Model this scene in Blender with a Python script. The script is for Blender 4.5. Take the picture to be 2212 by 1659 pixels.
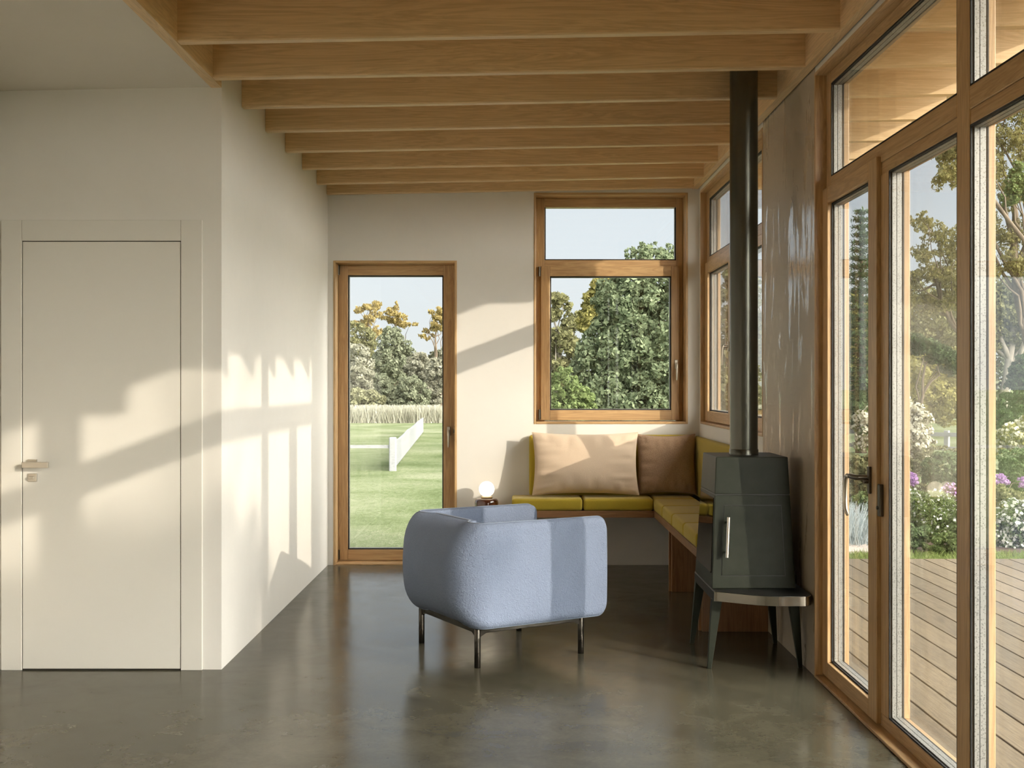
import bpy, bmesh, math, random
import numpy as np
from mathutils import Vector, Matrix

for o in list(bpy.data.objects):
    bpy.data.objects.remove(o, do_unlink=True)
scene = bpy.context.scene
COL = scene.collection

# ------------------------------------------------------------------ camera
CAM_H = 1.40
cam_data = bpy.data.cameras.new('camera')
cam_data.sensor_width = 36.0
cam_data.lens = 2500.0 / 2212.0 * 36.0
cam_data.clip_end = 600.0
cam_data.clip_start = 0.05
camera = bpy.data.objects.new('camera', cam_data)
camera.location = (0.0, 0.0, CAM_H)
camera.rotation_euler = (math.radians(90), 0, 0)
COL.objects.link(camera)
scene.camera = camera

# ------------------------------------------------------------------ sky
world = bpy.data.worlds.new('sky')
scene.world = world
world.use_nodes = True
wn = world.node_tree
wn.nodes.clear()
w_out = wn.nodes.new('ShaderNodeOutputWorld')
w_bg = wn.nodes.new('ShaderNodeBackground')
w_tc = wn.nodes.new('ShaderNodeTexCoord')
w_sep = wn.nodes.new('ShaderNodeSeparateXYZ')
w_ramp = wn.nodes.new('ShaderNodeValToRGB')
wn.links.new(w_tc.outputs['Generated'], w_sep.inputs[0])
wn.links.new(w_sep.outputs['Z'], w_ramp.inputs[0])
SKY = [(0.0, (0.96, 0.99, 1.00)), (0.10, (0.92, 0.99, 1.05)), (0.35, (0.70, 0.80, 0.92)), (1.0, (0.42, 0.56, 0.78))]
els = w_ramp.color_ramp.elements
while len(els) < len(SKY):
    els.new(0.5)
for e, (p, c) in zip(els, SKY):
    e.position = p
    e.color = (*c, 1)
# added sky glow out of view to the right, strengthened to fill the room
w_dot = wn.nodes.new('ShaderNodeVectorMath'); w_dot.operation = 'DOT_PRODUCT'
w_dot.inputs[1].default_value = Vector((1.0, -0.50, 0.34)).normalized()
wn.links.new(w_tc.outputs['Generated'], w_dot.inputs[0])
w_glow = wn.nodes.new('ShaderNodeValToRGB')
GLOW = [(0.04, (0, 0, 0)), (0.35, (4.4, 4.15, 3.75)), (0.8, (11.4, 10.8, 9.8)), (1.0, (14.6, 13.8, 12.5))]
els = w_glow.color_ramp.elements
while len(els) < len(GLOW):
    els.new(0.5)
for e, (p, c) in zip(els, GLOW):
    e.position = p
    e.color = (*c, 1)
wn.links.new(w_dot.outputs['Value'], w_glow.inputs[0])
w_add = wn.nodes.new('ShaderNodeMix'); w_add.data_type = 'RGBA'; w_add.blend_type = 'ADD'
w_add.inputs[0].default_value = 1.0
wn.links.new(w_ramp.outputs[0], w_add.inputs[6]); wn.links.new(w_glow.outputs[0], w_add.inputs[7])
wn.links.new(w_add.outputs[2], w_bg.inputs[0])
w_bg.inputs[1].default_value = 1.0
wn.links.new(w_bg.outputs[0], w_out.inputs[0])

# ------------------------------------------------------------------ sun (low, from the right behind the camera)
SUN_DIR = Vector((-1.0, 0.955, -0.38)).normalized()
sun_data = bpy.data.lights.new('sun', 'SUN')
sun_data.energy = 3.35
sun_data.color = (1.0, 0.88, 0.73)
sun_data.angle = math.radians(0.55)
sun = bpy.data.objects.new('sun', sun_data)
sun.rotation_euler = SUN_DIR.to_track_quat('-Z', 'Y').to_euler()
sun.location = (20, -15, 12)
COL.objects.link(sun)

# ------------------------------------------------------------------ exposure and sampling
scene.view_settings.view_transform = 'Standard'
scene.view_settings.look = 'None'
scene.view_settings.gamma = 1.0
scene.view_settings.use_curve_mapping = False
scene.view_settings.exposure = 0.0
cy = scene.cycles
cy.use_denoising = True
cy.max_bounces = 9
cy.diffuse_bounces = 5
cy.glossy_bounces = 4
cy.transmission_bounces = 6
cy.transparent_max_bounces = 32
cy.caustics_reflective = False
cy.caustics_refractive = False
cy.sample_clamp_indirect = 6.0

# ------------------------------------------------------------------ geometry helpers
class MB:
    """collects shapes and links them as one mesh object"""
    def __init__(self):
        self.v, self.f = [], []
    def add(self, verts, faces):
        n = len(self.v)
        self.v.extend([tuple(p) for p in verts])
        self.f.extend([tuple(i + n for i in q) for q in faces])
        return self
    def box(self, x0, x1, y0, y1, z0, z1):
        x0, x1 = sorted((x0, x1)); y0, y1 = sorted((y0, y1)); z0, z1 = sorted((z0, z1))
        v = [(x0,y0,z0),(x1,y0,z0),(x1,y1,z0),(x0,y1,z0),(x0,y0,z1),(x1,y0,z1),(x1,y1,z1),(x0,y1,z1)]
        return self.add(v, [(0,3,2,1),(4,5,6,7),(0,1,5,4),(1,2,6,5),(2,3,7,6),(3,0,4,7)])
    def hexa(self, v):
        return self.add(v, [(0,3,2,1),(4,5,6,7),(0,1,5,4),(1,2,6,5),(2,3,7,6),(3,0,4,7)])
    def rbox(self, x0, x1, y0, y1, z0, z1, r=0.01, seg=3):
        bm = bmesh.new()
        bmesh.ops.create_cube(bm, size=1.0)
        for p in bm.verts:
            p.co = Vector(((x0+x1)/2 + p.co.x*(x1-x0), (y0+y1)/2 + p.co.y*(y1-y0), (z0+z1)/2 + p.co.z*(z1-z0)))
        bmesh.ops.bevel(bm, geom=list(bm.edges), offset=r, segments=seg, profile=0.5, affect='EDGES')
        return self.bm(bm)
    def bm(self, bm):
        bm.verts.index_update()
        self.add([p.co for p in bm.verts], [[p.index for p in f.verts] for f in bm.faces])
        bm.free()
        return self
    def tube(self, pts, r, seg=12, cap=True):
        pts = [Vector(p) for p in pts]
        rs = r if isinstance(r, (list, tuple)) else [r]*len(pts)
        rings = []
        up = None
        for i, p in enumerate(pts):
            t = (pts[min(i+1, len(pts)-1)] - pts[max(i-1, 0)]).normalized()
            if up is None:
                up = Vector((0,0,1)) if abs(t.z) < 0.9 else Vector((1,0,0))
            a = t.cross(up).normalized()
            b = a.cross(t).normalized()
            up = b
            rings.append([p + a*math.cos(2*math.pi*k/seg)*rs[i] + b*math.sin(2*math.pi*k/seg)*rs[i] for k in range(seg)])
        v = [q for ring in rings for q in ring]
        f = []
        for i in range(len(rings)-1):
            for k in range(seg):
                k2 = (k+1) % seg
                f.append((i*seg+k, i*seg+k2, (i+1)*seg+k2, (i+1)*seg+k))
        if cap:
            f.append(tuple(range(seg))[::-1])
            f.append(tuple((len(rings)-1)*seg + k for k in range(seg)))
        return self.add(v, f)
    def lathe(self, prof, cx=0, cy=0, seg=40):
        v, f = [], []
        for r, z in prof:
            for k in range(seg):
                a = 2*math.pi*k/seg
                v.append((cx + r*math.cos(a), cy + r*math.sin(a), z))
        for i in range(len(prof)-1):
            for k in range(seg):
                k2 = (k+1) % seg
                f.append((i*seg+k, i*seg+k2, (i+1)*seg+k2, (i+1)*seg+k))
        f.append(tuple(range(seg))[::-1])
        f.append(tuple((len(prof)-1)*seg + k for k in range(seg)))
        return self.add(v, f)
    def prism(self, poly, z0, z1):
        n = len(poly)
        v = [(x, y, z0) for x, y in poly] + [(x, y, z1) for x, y in poly]
        f = [tuple(range(n))[::-1], tuple(range(n, 2*n))] + [(i, (i+1) % n, n+(i+1) % n, n+i) for i in range(n)]
        return self.add(v, f)
    def grid(self, rows, close_u=False, close_v=False):
        """rows: list of lists of points"""
        n, m = len(rows), len(rows[0])
        v = [p for r in rows for p in r]
        f = []
        for i in range(n if close_u else n-1):
            for k in range(m if close_v else m-1):
                i2, k2 = (i+1) % n, (k+1) % m
                f.append((i*m+k, i*m+k2, i2*m+k2, i2*m+k))
        return self.add(v, f)
    def build(self, name, mat, parent=None, smooth=False, bevel=0.0, seg=2, angle=40):
        me = bpy.data.meshes.new(name)
        me.from_pydata([tuple(p) for p in self.v], [], self.f)
        bm = bmesh.new(); bm.from_mesh(me)
        bmesh.ops.recalc_face_normals(bm, faces=bm.faces)
        bm.to_mesh(me); bm.free()
        return link(name, me, mat, parent, smooth, bevel, seg, angle)

def link(name, me, mat, parent=None, smooth=False, bevel=0.0, seg=2, angle=40):
    o = bpy.data.objects.new(name, me)
    COL.objects.link(o)
    if mat is not None:
        me.materials.append(mat)
    if parent is not None:
        o.parent = parent
        if parent.parent is None:      # meshes are drawn in world coordinates; only the thing itself sits at its base
            o.matrix_parent_inverse = Matrix.Translation(parent.location).inverted()
    if smooth:
        me.polygons.foreach_set('use_smooth', [True]*len(me.polygons))
        if smooth == 'angle':
            me.set_sharp_from_angle(angle=math.radians(angle))
    if bevel > 0:
        m = o.modifiers.new('bevel', 'BEVEL')
        m.width = bevel; m.segments = seg; m.limit_method = 'ANGLE'; m.angle_limit = math.radians(35)
        m.harden_normals = False
    return o

def empty(name, loc=(0,0,0)):
    o = bpy.data.objects.new(name, None)
    o.location = loc
    o.empty_display_size = 0.1
    COL.objects.link(o)
    return o

def tag(o, label=None, cat=None, group=None, kind=None):
    if label: o['label'] = label
    if cat: o['category'] = cat
    if group: o['group'] = group
    if kind: o['kind'] = kind
    return o

def struct(o, label=None, cat=None):
    return tag(o, label, cat, None, 'structure')

# ------------------------------------------------------------------ materials
def new_mat(name):
    m = bpy.data.materials.new(name)
    m.use_nodes = True
    nt = m.node_tree
    b = nt.nodes['Principled BSDF']
    return m, nt, b

def coords(nt, scale=(1,1,1), rot=(0,0,0), kind='Object'):
    tc = nt.nodes.new('ShaderNodeTexCoord')
    mp = nt.nodes.new('ShaderNodeMapping')
    mp.inputs['Scale'].default_value = scale
    mp.inputs['Rotation'].default_value = rot
    nt.links.new(tc.outputs[kind], mp.inputs['Vector'])
    return mp.outputs[0]

def noise(nt, vec, scale, detail=4, rough=0.5, dist=0.0):
    n = nt.nodes.new('ShaderNodeTexNoise')
    n.inputs['Scale'].default_value = scale
    n.inputs['Detail'].default_value = detail
    n.inputs['Roughness'].default_value = rough
    n.inputs['Distortion'].default_value = dist
    if vec is not None:
        nt.links.new(vec, n.inputs['Vector'])
    return n.outputs['Fac']

def ramp(nt, fac, stops, interp='LINEAR'):
    r = nt.nodes.new('ShaderNodeValToRGB')
    r.color_ramp.interpolation = interp
    e = r.color_ramp.elements
    while len(e) < len(stops):
        e.new(0.5)
    for el, (p, c) in zip(e, stops):
        el.position = p
        el.color = (*c, 1) if len(c) == 3 else c
    nt.links.new(fac, r.inputs[0])
    return r.outputs[0]

def math_node(nt, op, a, b=None, clamp=False):
    n = nt.nodes.new('ShaderNodeMath')
    n.operation = op
    n.use_clamp = clamp
    for i, x in enumerate((a, b)):
        if x is None: continue
        if isinstance(x, (int, float)): n.inputs[i].default_value = x
        else: nt.links.new(x, n.inputs[i])
    return n.outputs[0]

def mixc(nt, fac, a, b, mode='MIX'):
    n = nt.nodes.new('ShaderNodeMix')
    n.data_type = 'RGBA'; n.blend_type = mode
    for idx, x in ((0, fac), (6, a), (7, b)):
        if isinstance(x, (int, float)): n.inputs[idx].default_value = x
        elif isinstance(x, tuple): n.inputs[idx].default_value = (*x, 1)
        else: nt.links.new(x, n.inputs[idx])
    return n.outputs[2]

def bump(nt, b, height, strength=0.2, dist=0.01):
    n = nt.nodes.new('ShaderNodeBump')
    n.inputs['Strength'].default_value = strength
    n.inputs['Distance'].default_value = dist
    nt.links.new(height, n.inputs['Height'])
    nt.links.new(n.outputs[0], b.inputs['Normal'])

def plain(name, col, rough=0.5, metal=0.0, spec=0.5, coat=0.0):
    m, nt, b = new_mat(name)
    b.inputs['Base Color'].default_value = (*col, 1)
    b.inputs['Roughness'].default_value = rough
    b.inputs['Metallic'].default_value = metal
    b.inputs['Specular IOR Level'].default_value = spec
    b.inputs['Coat Weight'].default_value = coat
    return m

def wood(name, axis, dark, light, rough=0.38, scale=1.0, tint=0.18):
    """grain runs along the given axis; every board gets its own tint and its own piece of grain"""
    m, nt, b = new_mat(name)
    tc = nt.nodes.new('ShaderNodeTexCoord')
    geo = nt.nodes.new('ShaderNodeNewGeometry')
    off = nt.nodes.new('ShaderNodeVectorMath'); off.operation = 'SCALE'
    comb = nt.nodes.new('ShaderNodeCombineXYZ')
    for i in range(3):
        nt.links.new(geo.outputs['Random Per Island'], comb.inputs[i])
    nt.links.new(comb.outputs[0], off.inputs[0]); off.inputs['Scale'].default_value = 37.0
    add = nt.nodes.new('ShaderNodeVectorMath'); add.operation = 'ADD'
    nt.links.new(tc.outputs['Object'], add.inputs[0]); nt.links.new(off.outputs[0], add.inputs[1])
    mp = nt.nodes.new('ShaderNodeMapping')
    s = [9.0*scale]*3; s['XYZ'.index(axis)] = 0.55*scale
    mp.inputs['Scale'].default_value = s
    nt.links.new(add.outputs[0], mp.inputs['Vector'])
    n1 = noise(nt, mp.outputs[0], 1.6, 5, 0.55, 1.6)
    mp2 = nt.nodes.new('ShaderNodeMapping')
    s2 = [120.0*scale]*3; s2['XYZ'.index(axis)] = 3.0*scale
    mp2.inputs['Scale'].default_value = s2
    nt.links.new(add.outputs[0], mp2.inputs['Vector'])
    n2 = noise(nt, mp2.outputs[0], 1.0, 3, 0.6)
    rings = math_node(nt, 'FRACT', math_node(nt, 'MULTIPLY', n1, 7.0))
    tri = math_node(nt, 'ABSOLUTE', math_node(nt, 'SUBTRACT', rings, 0.5))
    f = math_node(nt, 'ADD', math_node(nt, 'MULTIPLY', tri, 0.75), math_node(nt, 'MULTIPLY', n2, 0.65))
    c = ramp(nt, f, [(0.15, dark), (0.75, light)])
    t = math_node(nt, 'ADD', math_node(nt, 'MULTIPLY', geo.outputs['Random Per Island'], tint), 1.0 - tint*0.5)
    hsv = nt.nodes.new('ShaderNodeHueSaturation')
    nt.links.new(c, hsv.inputs['Color']); nt.links.new(t, hsv.inputs['Value'])
    nt.links.new(hsv.outputs[0], b.inputs['Base Color'])
    b.inputs['Roughness'].default_value = rough
    bump(nt, b, f, 0.12, 0.002)
    return m

def plaster(name, col, var=0.06, rough=0.75, sheen_patch=False):
    m, nt, b = new_mat(name)
    v = coords(nt)
    n1 = noise(nt, v, 1.3, 5, 0.6, 0.4)
    n2 = noise(nt, v, 14, 4, 0.6)
    f = math_node(nt, 'ADD', math_node(nt, 'MULTIPLY', n1, 0.8), math_node(nt, 'MULTIPLY', n2, 0.2))
    lo = tuple(max(0, c*(1-var)) for c in col); hi = tuple(min(1, c*(1+var)) for c in col)
    nt.links.new(ramp(nt, f, [(0.3, lo), (0.7, hi)]), b.inputs['Base Color'])
    b.inputs['Roughness'].default_value = rough
    b.inputs['Specular IOR Level'].default_value = 0.3
    if sheen_patch:
        v2 = coords(nt, (7, 7, 1.3))
        n3 = noise(nt, v2, 1.7, 7, 0.68, 0.7)
        v3 = coords(nt, (1.6, 1.6, 1.0))
        n4 = noise(nt, v3, 1.1, 2, 0.5)
        k = math_node(nt, 'ADD', n3, math_node(nt, 'MULTIPLY', math_node(nt, 'SUBTRACT', n4, 0.5), 0.5))
        r = ramp(nt, k, [(0.555, (0.5,)*3), (0.60, (0.16,)*3)])
        nt.links.new(r, b.inputs['Roughness'])
        sp = ramp(nt, k, [(0.555, (0.4,)*3), (0.60, (0.9,)*3)])
        nt.links.new(sp, b.inputs['Specular IOR Level'])
        bump(nt, b, n3, 0.15, 0.01)
    else:
        bump(nt, b, n2, 0.05, 0.004)
    return m

def fabric(name, col, scale=900, var=0.12, wrinkle=0.0, rough=0.95, sheen=0.3):
    m, nt, b = new_mat(name)
    v = coords(nt)
    n1 = noise(nt, v, scale*0.35, 3, 0.6)
    n2 = noise(nt, v, 6, 3, 0.5)
    f = math_node(nt, 'ADD', math_node(nt, 'MULTIPLY', n1, 0.75), math_node(nt, 'MULTIPLY', n2, 0.25))
    lo = tuple(c*(1-var) for c in col); hi = tuple(min(1, c*(1+var)) for c in col)
    nt.links.new(ramp(nt, f, [(0.3, lo), (0.7, hi)]), b.inputs['Base Color'])
    b.inputs['Roughness'].default_value = rough
    b.inputs['Specular IOR Level'].default_value = 0.2
    b.inputs['Sheen Weight'].default_value = sheen
    b.inputs['Sheen Roughness'].default_value = 0.5
    h = n1
    if wrinkle:
        n3 = noise(nt, v, 70, 4, 0.65, 1.0)
        h = math_node(nt, 'ADD', math_node(nt, 'MULTIPLY', n1, 0.4), math_node(nt, 'MULTIPLY', n3, 1.0))
    bump(nt, b, h, 0.35 if not wrinkle else wrinkle, 0.004 if not wrinkle else 0.009)
    return m

def glass_mat(name, tint=(0.99, 0.995, 0.99)):
    """one face of a clear sheet: straight-through light plus a mirror that grows towards grazing angles"""
    m = bpy.data.materials.new(name); m.use_nodes = True
    nt = m.node_tree; nt.nodes.clear()
    out = nt.nodes.new('ShaderNodeOutputMaterial')
    tr = nt.nodes.new('ShaderNodeBsdfTransparent'); tr.inputs[0].default_value = (*tint, 1)
    gl = nt.nodes.new('ShaderNodeBsdfGlossy'); gl.inputs['Roughness'].default_value = 0.0
    lw = nt.nodes.new('ShaderNodeLayerWeight'); lw.inputs[0].default_value = 0.5
    p5 = math_node(nt, 'POWER', lw.outputs['Facing'], 5.0)
    f = math_node(nt, 'ADD', math_node(nt, 'MULTIPLY', p5, 0.62), 0.036)
    mx = nt.nodes.new('ShaderNodeMixShader')
    nt.links.new(f, mx.inputs[0]); nt.links.new(tr.outputs[0], mx.inputs[1]); nt.links.new(gl.outputs[0], mx.inputs[2])
    nt.links.new(mx.outputs[0], out.inputs[0])
    return m

OAK_D, OAK_L = (0.37, 0.220, 0.098), (0.57, 0.375, 0.185)
WX = wood('oak_grain_x', 'X', OAK_D, OAK_L)
WY = wood('oak_grain_y', 'Y', OAK_D, OAK_L)
WZ = wood('oak_grain_z', 'Z', OAK_D, OAK_L)
BEAM = wood('oak_beam', 'X', (0.56, 0.39, 0.205), (0.78, 0.575, 0.335), rough=0.42)
BEAM_Y = wood('oak_beam_long', 'Y', (0.56, 0.39, 0.205), (0.78, 0.575, 0.335), rough=0.42)
BENCH_X = wood('bench_oak_x', 'X', (0.19, 0.092, 0.04), (0.33, 0.175, 0.08), rough=0.35)
BENCH_Y = wood('bench_oak_y', 'Y', (0.19, 0.092, 0.04), (0.33, 0.175, 0.08), rough=0.35)
BENCH_Z = wood('bench_oak_z', 'Z', (0.19, 0.092, 0.04), (0.33, 0.175, 0.08), rough=0.35)
DECKM = wood('deck_boards', 'Y', (0.072, 0.052, 0.028), (0.150, 0.112, 0.064), rough=0.65, tint=0.45)
WALL = plaster('wall_paint', (0.755, 0.73, 0.685), 0.03)
CEIL = plaster('ceiling_paint', (0.80, 0.775, 0.73), 0.02)
PIER = plaster('polished_plaster', (0.44, 0.37, 0.28), 0.10, sheen_patch=True)
DOORP = plaster('door_paint', (0.715, 0.69, 0.635), 0.015, rough=0.45)
GLASS = glass_mat('window_glass')
GASKET = plain('black_gasket', (0.008, 0.008, 0.008), 0.6)
SPACER = None
BRONZE = plain('dark_bronze', (0.10, 0.085, 0.065), 0.32, 0.9)
STEEL = plain('brushed_steel', (0.62, 0.58, 0.52), 0.28, 1.0)
SATIN = plain('satin_nickel', (0.55, 0.50, 0.42), 0.35, 1.0)

def spacer_mat():
    m, nt, b = new_mat('perforated_spacer')
    v = coords(nt, (140, 140, 140))
    vo = nt.nodes.new('ShaderNodeTexVoronoi'); vo.inputs['Scale'].default_value = 1.0
    nt.links.new(v, vo.inputs['Vector'])
    nt.links.new(ramp(nt, vo.outputs['Distance'], [(0.1, (0.11, 0.107, 0.097)), (0.45, (0.30, 0.295, 0.275))]), b.inputs['Base Color'])
    b.inputs['Roughness'].default_value = 0.45
    b.inputs['Metallic'].default_value = 0.35
    return m
SPACER = spacer_mat()

def floor_mat():
    m, nt, b = new_mat('polished_concrete')
    v = coords(nt)
    n1 = noise(nt, v, 0.9, 6, 0.62, 0.8)
    n2 = noise(nt, v, 5.5, 5, 0.65, 0.6)
    n3 = noise(nt, v, 60, 3, 0.6)
    f = math_node(nt, 'ADD', math_node(nt, 'MULTIPLY', n1, 0.55), math_node(nt, 'ADD', math_node(nt, 'MULTIPLY', n2, 0.33), math_node(nt, 'MULTIPLY', n3, 0.12)))
    c = ramp(nt, f, [(0.34, (0.052, 0.048, 0.032)), (0.50, (0.080, 0.074, 0.051)), (0.66, (0.116, 0.107, 0.077))])
    vo = nt.nodes.new('ShaderNodeTexNoise'); vo.inputs['Scale'].default_value = 23.0; vo.inputs['Detail'].default_value = 1.0
    nt.links.new(v, vo.inputs['Vector'])
    specks = ramp(nt, vo.outputs['Fac'], [(0.80, (0, 0, 0)), (0.82, (1, 1, 1))])
    c = mixc(nt, specks, c, (0.06, 0.055, 0.045))
    nt.links.new(c, b.inputs['Base Color'])
    nt.links.new(ramp(nt, n2, [(0.3, (0.15,)*3), (0.7, (0.24,)*3)]), b.inputs['Roughness'])
    b.inputs['Specular IOR Level'].default_value = 0.22
    b.inputs['Coat Weight'].default_value = 0.0
    b.inputs['Coat Roughness'].default_value = 0.20
    n5 = noise(nt, v, 3.2, 2, 0.45)
    bump(nt, b, n5, 0.03, 0.03)
    return m
FLOOR = floor_mat()
# ------------------------------------------------------------------ the room
XL, XR = -1.424, 1.450          # walls of the niche, left and right
YD, YB = 5.674, 8.950           # wall with the painted door, far wall
XO = 1.59                       # outer face of the right wall
YO = 9.22                       # outer face of the far wall
XW, YR = -2.515, -2.60          # far left wall and rear wall of the room
HEAD = 2.885                    # head of the glazing
def zc(x): return 2.857 + 0.0185*(x - XL)     # slightly sloping underside of the beams

struct(MB().box(XW-0.2, XR, YR-0.2, YB+0.02, -0.25, 0.0).build('floor', FLOOR), 'polished grey-green concrete floor of the whole room', 'floor')

# ceiling: painted soffit on the left, roof deck over everything
mb = MB()
mb.hexa([(XW-0.2, YR, zc(XW-0.2)), (XL-0.05, YR, zc(XL-0.05)), (XL-0.05, YD+0.02, zc(XL-0.05)), (XW-0.2, YD+0.02, zc(XW-0.2)),
         (XW-0.2, YR, 3.06), (XL-0.05, YR, 3.06), (XL-0.05, YD+0.02, 3.06), (XW-0.2, YD+0.02, 3.06)])
struct(mb.build('ceiling', CEIL), 'pale painted ceiling over the white door', 'ceiling')
mb = MB()
k = -3.0
while k < 2.62:
    mb.box(k, k+0.138, YR-0.2, YO+0.35, 3.135, 3.175); k += 0.14
struct(mb.build('ceiling_boards', BEAM_Y), 'oak boarding above the ceiling beams', 'ceiling')
struct(MB().box(-3.0, 2.62, YR-0.2, YO+0.35, 3.175, 3.27).build('roof', plain('roof_skin', (0.25, 0.25, 0.25), 0.8)), 'flat roof skin above the boards', 'roof')

# walls
DARKWALL = plaster('taupe_wall_paint', (0.55, 0.50, 0.43), 0.05)
struct(MB().box(XW-0.2, XL, YD, YD+0.16, 0, 3.135).build('wall_front', WALL), 'cream plaster wall holding the white door', 'wall')
struct(MB().box(XL-0.16, XL, YD+0.16, YO, 0, 3.135).build('wall_left', WALL), 'sunlit white plaster wall left of the tall window', 'wall')
struct(MB().box(XW-0.2, XW, YR, YD, 0, 3.135).build('wall_west', DARKWALL), 'taupe wall at the far left edge', 'wall')
struct(MB().box(XW-0.2, XO, YR-0.2, YR, 0, 3.135).build('wall_rear', DARKWALL), 'taupe wall behind the camera', 'wall')
A0, A1, AZ = -1.382, -0.426, 2.354            # tall window opening
B0, B1, BZ0, BZ1 = 0.169, 1.360, 1.090, HEAD-0.005
mb = MB()
mb.box(XL, A0, YB, YO, 0, 3.135).box(A0, A1, YB, YO, AZ, 3.135).box(A1, B0, YB, YO, 0, 3.135)
mb.box(B0, B1, YB, YO, 0, BZ0).box(B0, B1, YB, YO, BZ1, 3.135).box(B1, XO, YB, YO, 0, 3.135)
mb.box(A0, A1, YB+0.02, YO, -0.25, 0.0)
struct(mb.build('wall_back', WALL), 'far plaster wall with tall window and square window', 'wall')
C0, C1, CZ0 = 6.690, 8.900, 1.095
F0, F1 = -2.50, 5.534
mb = MB()
mb.box(XR, XO, F1, C0, -0.25, 3.135)
struct(mb.build('wall_right', PIER), 'polished taupe plaster pier behind the wood stove', 'wall')
mb = MB()
mb.box(XR, XO, C0, YB, -0.25, CZ0).box(XR, XO, C1, YB, CZ0, 3.135).box(XR, XO, C0, C1, HEAD, 3.135)
mb.box(XR, XO, YR, F1, HEAD, 3.135).box(XR, XO, YR, F0, -0.25, HEAD)
mb.box(XR, XO, F0, F1, -0.25, 0.0)
struct(mb.build('wall_right_lower', WALL), 'plaster wall under and over the side glazing', 'wall')

# ------------------------------------------------------------------ ceiling beams
BEAM_Y0, BEAM_STEP, BEAM_T = 4.924, 0.5840, 0.055
XS = 1.396
ORD = ['first', 'second', 'third', 'fourth', 'fifth', 'sixth', 'seventh']
vis = 0
for k in range(-12, 8):
    y = BEAM_Y0 + k*BEAM_STEP
    if y < YR + 0.1: continue
    if y > 8.86: y = 8.885
    left = XL - (0.0 if y < YD else -0.001)
    mb = MB()
    c = 0.006
    za, zb = zc(left), zc(XS)
    mb.hexa([(left, y, za+c), (XS, y, zb+c), (XS, y+BEAM_T, zb+c), (left, y+BEAM_T, za+c),
             (left, y, 3.13), (XS, y, 3.13), (XS, y+BEAM_T, 3.13), (left, y+BEAM_T, 3.13)])
    # softened lower edge
    mb.v[0] = (left, y, za+c); mb.v[1] = (XS, y, zb+c)
    mb.hexa([(left, y+c, za), (XS, y+c, zb), (XS, y+BEAM_T-c, zb), (left, y+BEAM_T-c, za),
             (left, y, za+c), (XS, y, zb+c), (XS, y+BEAM_T, zb+c), (left, y+BEAM_T, za+c)])
    o = mb.build('ceiling_beam', BEAM)
    if k == 7:
        lab = 'oak ceiling beam set right against the far wall above the square window'
    elif k == 0:
        lab = 'broadest oak ceiling beam, nearest to the viewer at the top edge'
    elif k > 0:
        lab = '%s oak ceiling beam counted from the top edge of the view' % ORD[k]
    else:
        lab = 'oak ceiling beam overhead behind the top edge of the view'
    tag(o, lab, 'beam', 'oak ceiling beams')
# trimmer beams that carry the beam ends
mb = MB()
x0, x1 = XL-0.05, XL
mb.hexa([(x0, YR, zc(x0)-0.004), (x1, YR, zc(x1)-0.004), (x1, YD, zc(x1)-0.004), (x0, YD, zc(x0)-0.004), (x0, YR, 3.13), (x1, YR, 3.13), (x1, YD, 3.13), (x0, YD, 3.13)])
tag(mb.build('trimmer_beam', BEAM_Y), 'long oak trimmer beam along the edge of the pale ceiling, ending above the door wall', 'beam', 'oak trimmer beams')
mb = MB()
x0, x1 = XS, 1.440
mb.hexa([(x0, YR, zc(x0)-0.002), (x1, YR, zc(x1)-0.002), (x1, YB, zc(x1)-0.002), (x0, YB, zc(x0)-0.002), (x0, YR, 3.13), (x1, YR, 3.13), (x1, YB, 3.13), (x0, YB, 3.13)])
tag(mb.build('trimmer_beam', BEAM_Y), 'long oak trimmer beam running above the glazed right wall', 'beam', 'oak trimmer beams')

# rafters that carry the roof over the terrace
EO = ['nearest to the viewer', 'second from the viewer', 'third from the viewer', 'fourth from the viewer', 'fifth from the viewer', 'sixth from the viewer', 'next to last', 'farthest from the viewer']
for k in range(-12, 8):
    y = BEAM_Y0 + k*BEAM_STEP
    if y < YR: continue
    xe = 2.507
    za, zb = zc(XO)-0.0, zc(xe)
    mb = MB()
    mb.hexa([(XO, y, za), (xe, y, zb), (xe, y+BEAM_T, zb), (XO, y+BEAM_T, za), (XO, y, 3.13), (xe, y, 3.13), (xe, y+BEAM_T, 3.13), (XO, y+BEAM_T, 3.13)])
    o = mb.build('terrace_rafter', BEAM, bevel=0.003)
    tag(o, 'oak rafter outside over the terrace, %s of those in view' % EO[k] if k >= 0 else 'oak rafter over the terrace, out of the view', 'beam', 'oak rafters over the terrace')

# ------------------------------------------------------------------ glazing
class Wall:
    """u runs along the wall, d is the distance outward from the inner wall face"""
    def __init__(self, kind): self.kind = kind
    def box(self, mb, u0, u1, d0, d1, z0, z1):
        if self.kind == 'back': return mb.box(u0, u1, YB+d0, YB+d1, z0, z1)
        return mb.box(XR+d0, XR+d1, u0, u1, z0, z1)
    def p(self, u, d, z):
        return (u, YB+d, z) if self.kind == 'back' else (XR+d, u, z)
    def along(self): return WX if self.kind == 'back' else WY
WB, WR = Wall('back'), Wall('right')

def ring(name, W, root, u0, u1, z0, z1, l, r, b, t, d0, d1, bevel=0.003):
    """four bars of a rectangular frame; uprights in one mesh, rails in another joined under it"""
    mb = MB()
    W.box(mb, u0, u0+l, d0, d1, z0, z1); W.box(mb, u1-r, u1, d0, d1, z0, z1)
    o = mb.build(name, WZ, root, bevel=bevel)
    mb = MB()
    if b: W.box(mb, u0+l, u1-r, d0, d1, z0, z0+b)
    if t: W.box(mb, u0+l, u1-r, d0, d1, z1-t, z1)
    if b or t: mb.build('rail', W.along(), o, bevel=bevel)
    return o

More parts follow.
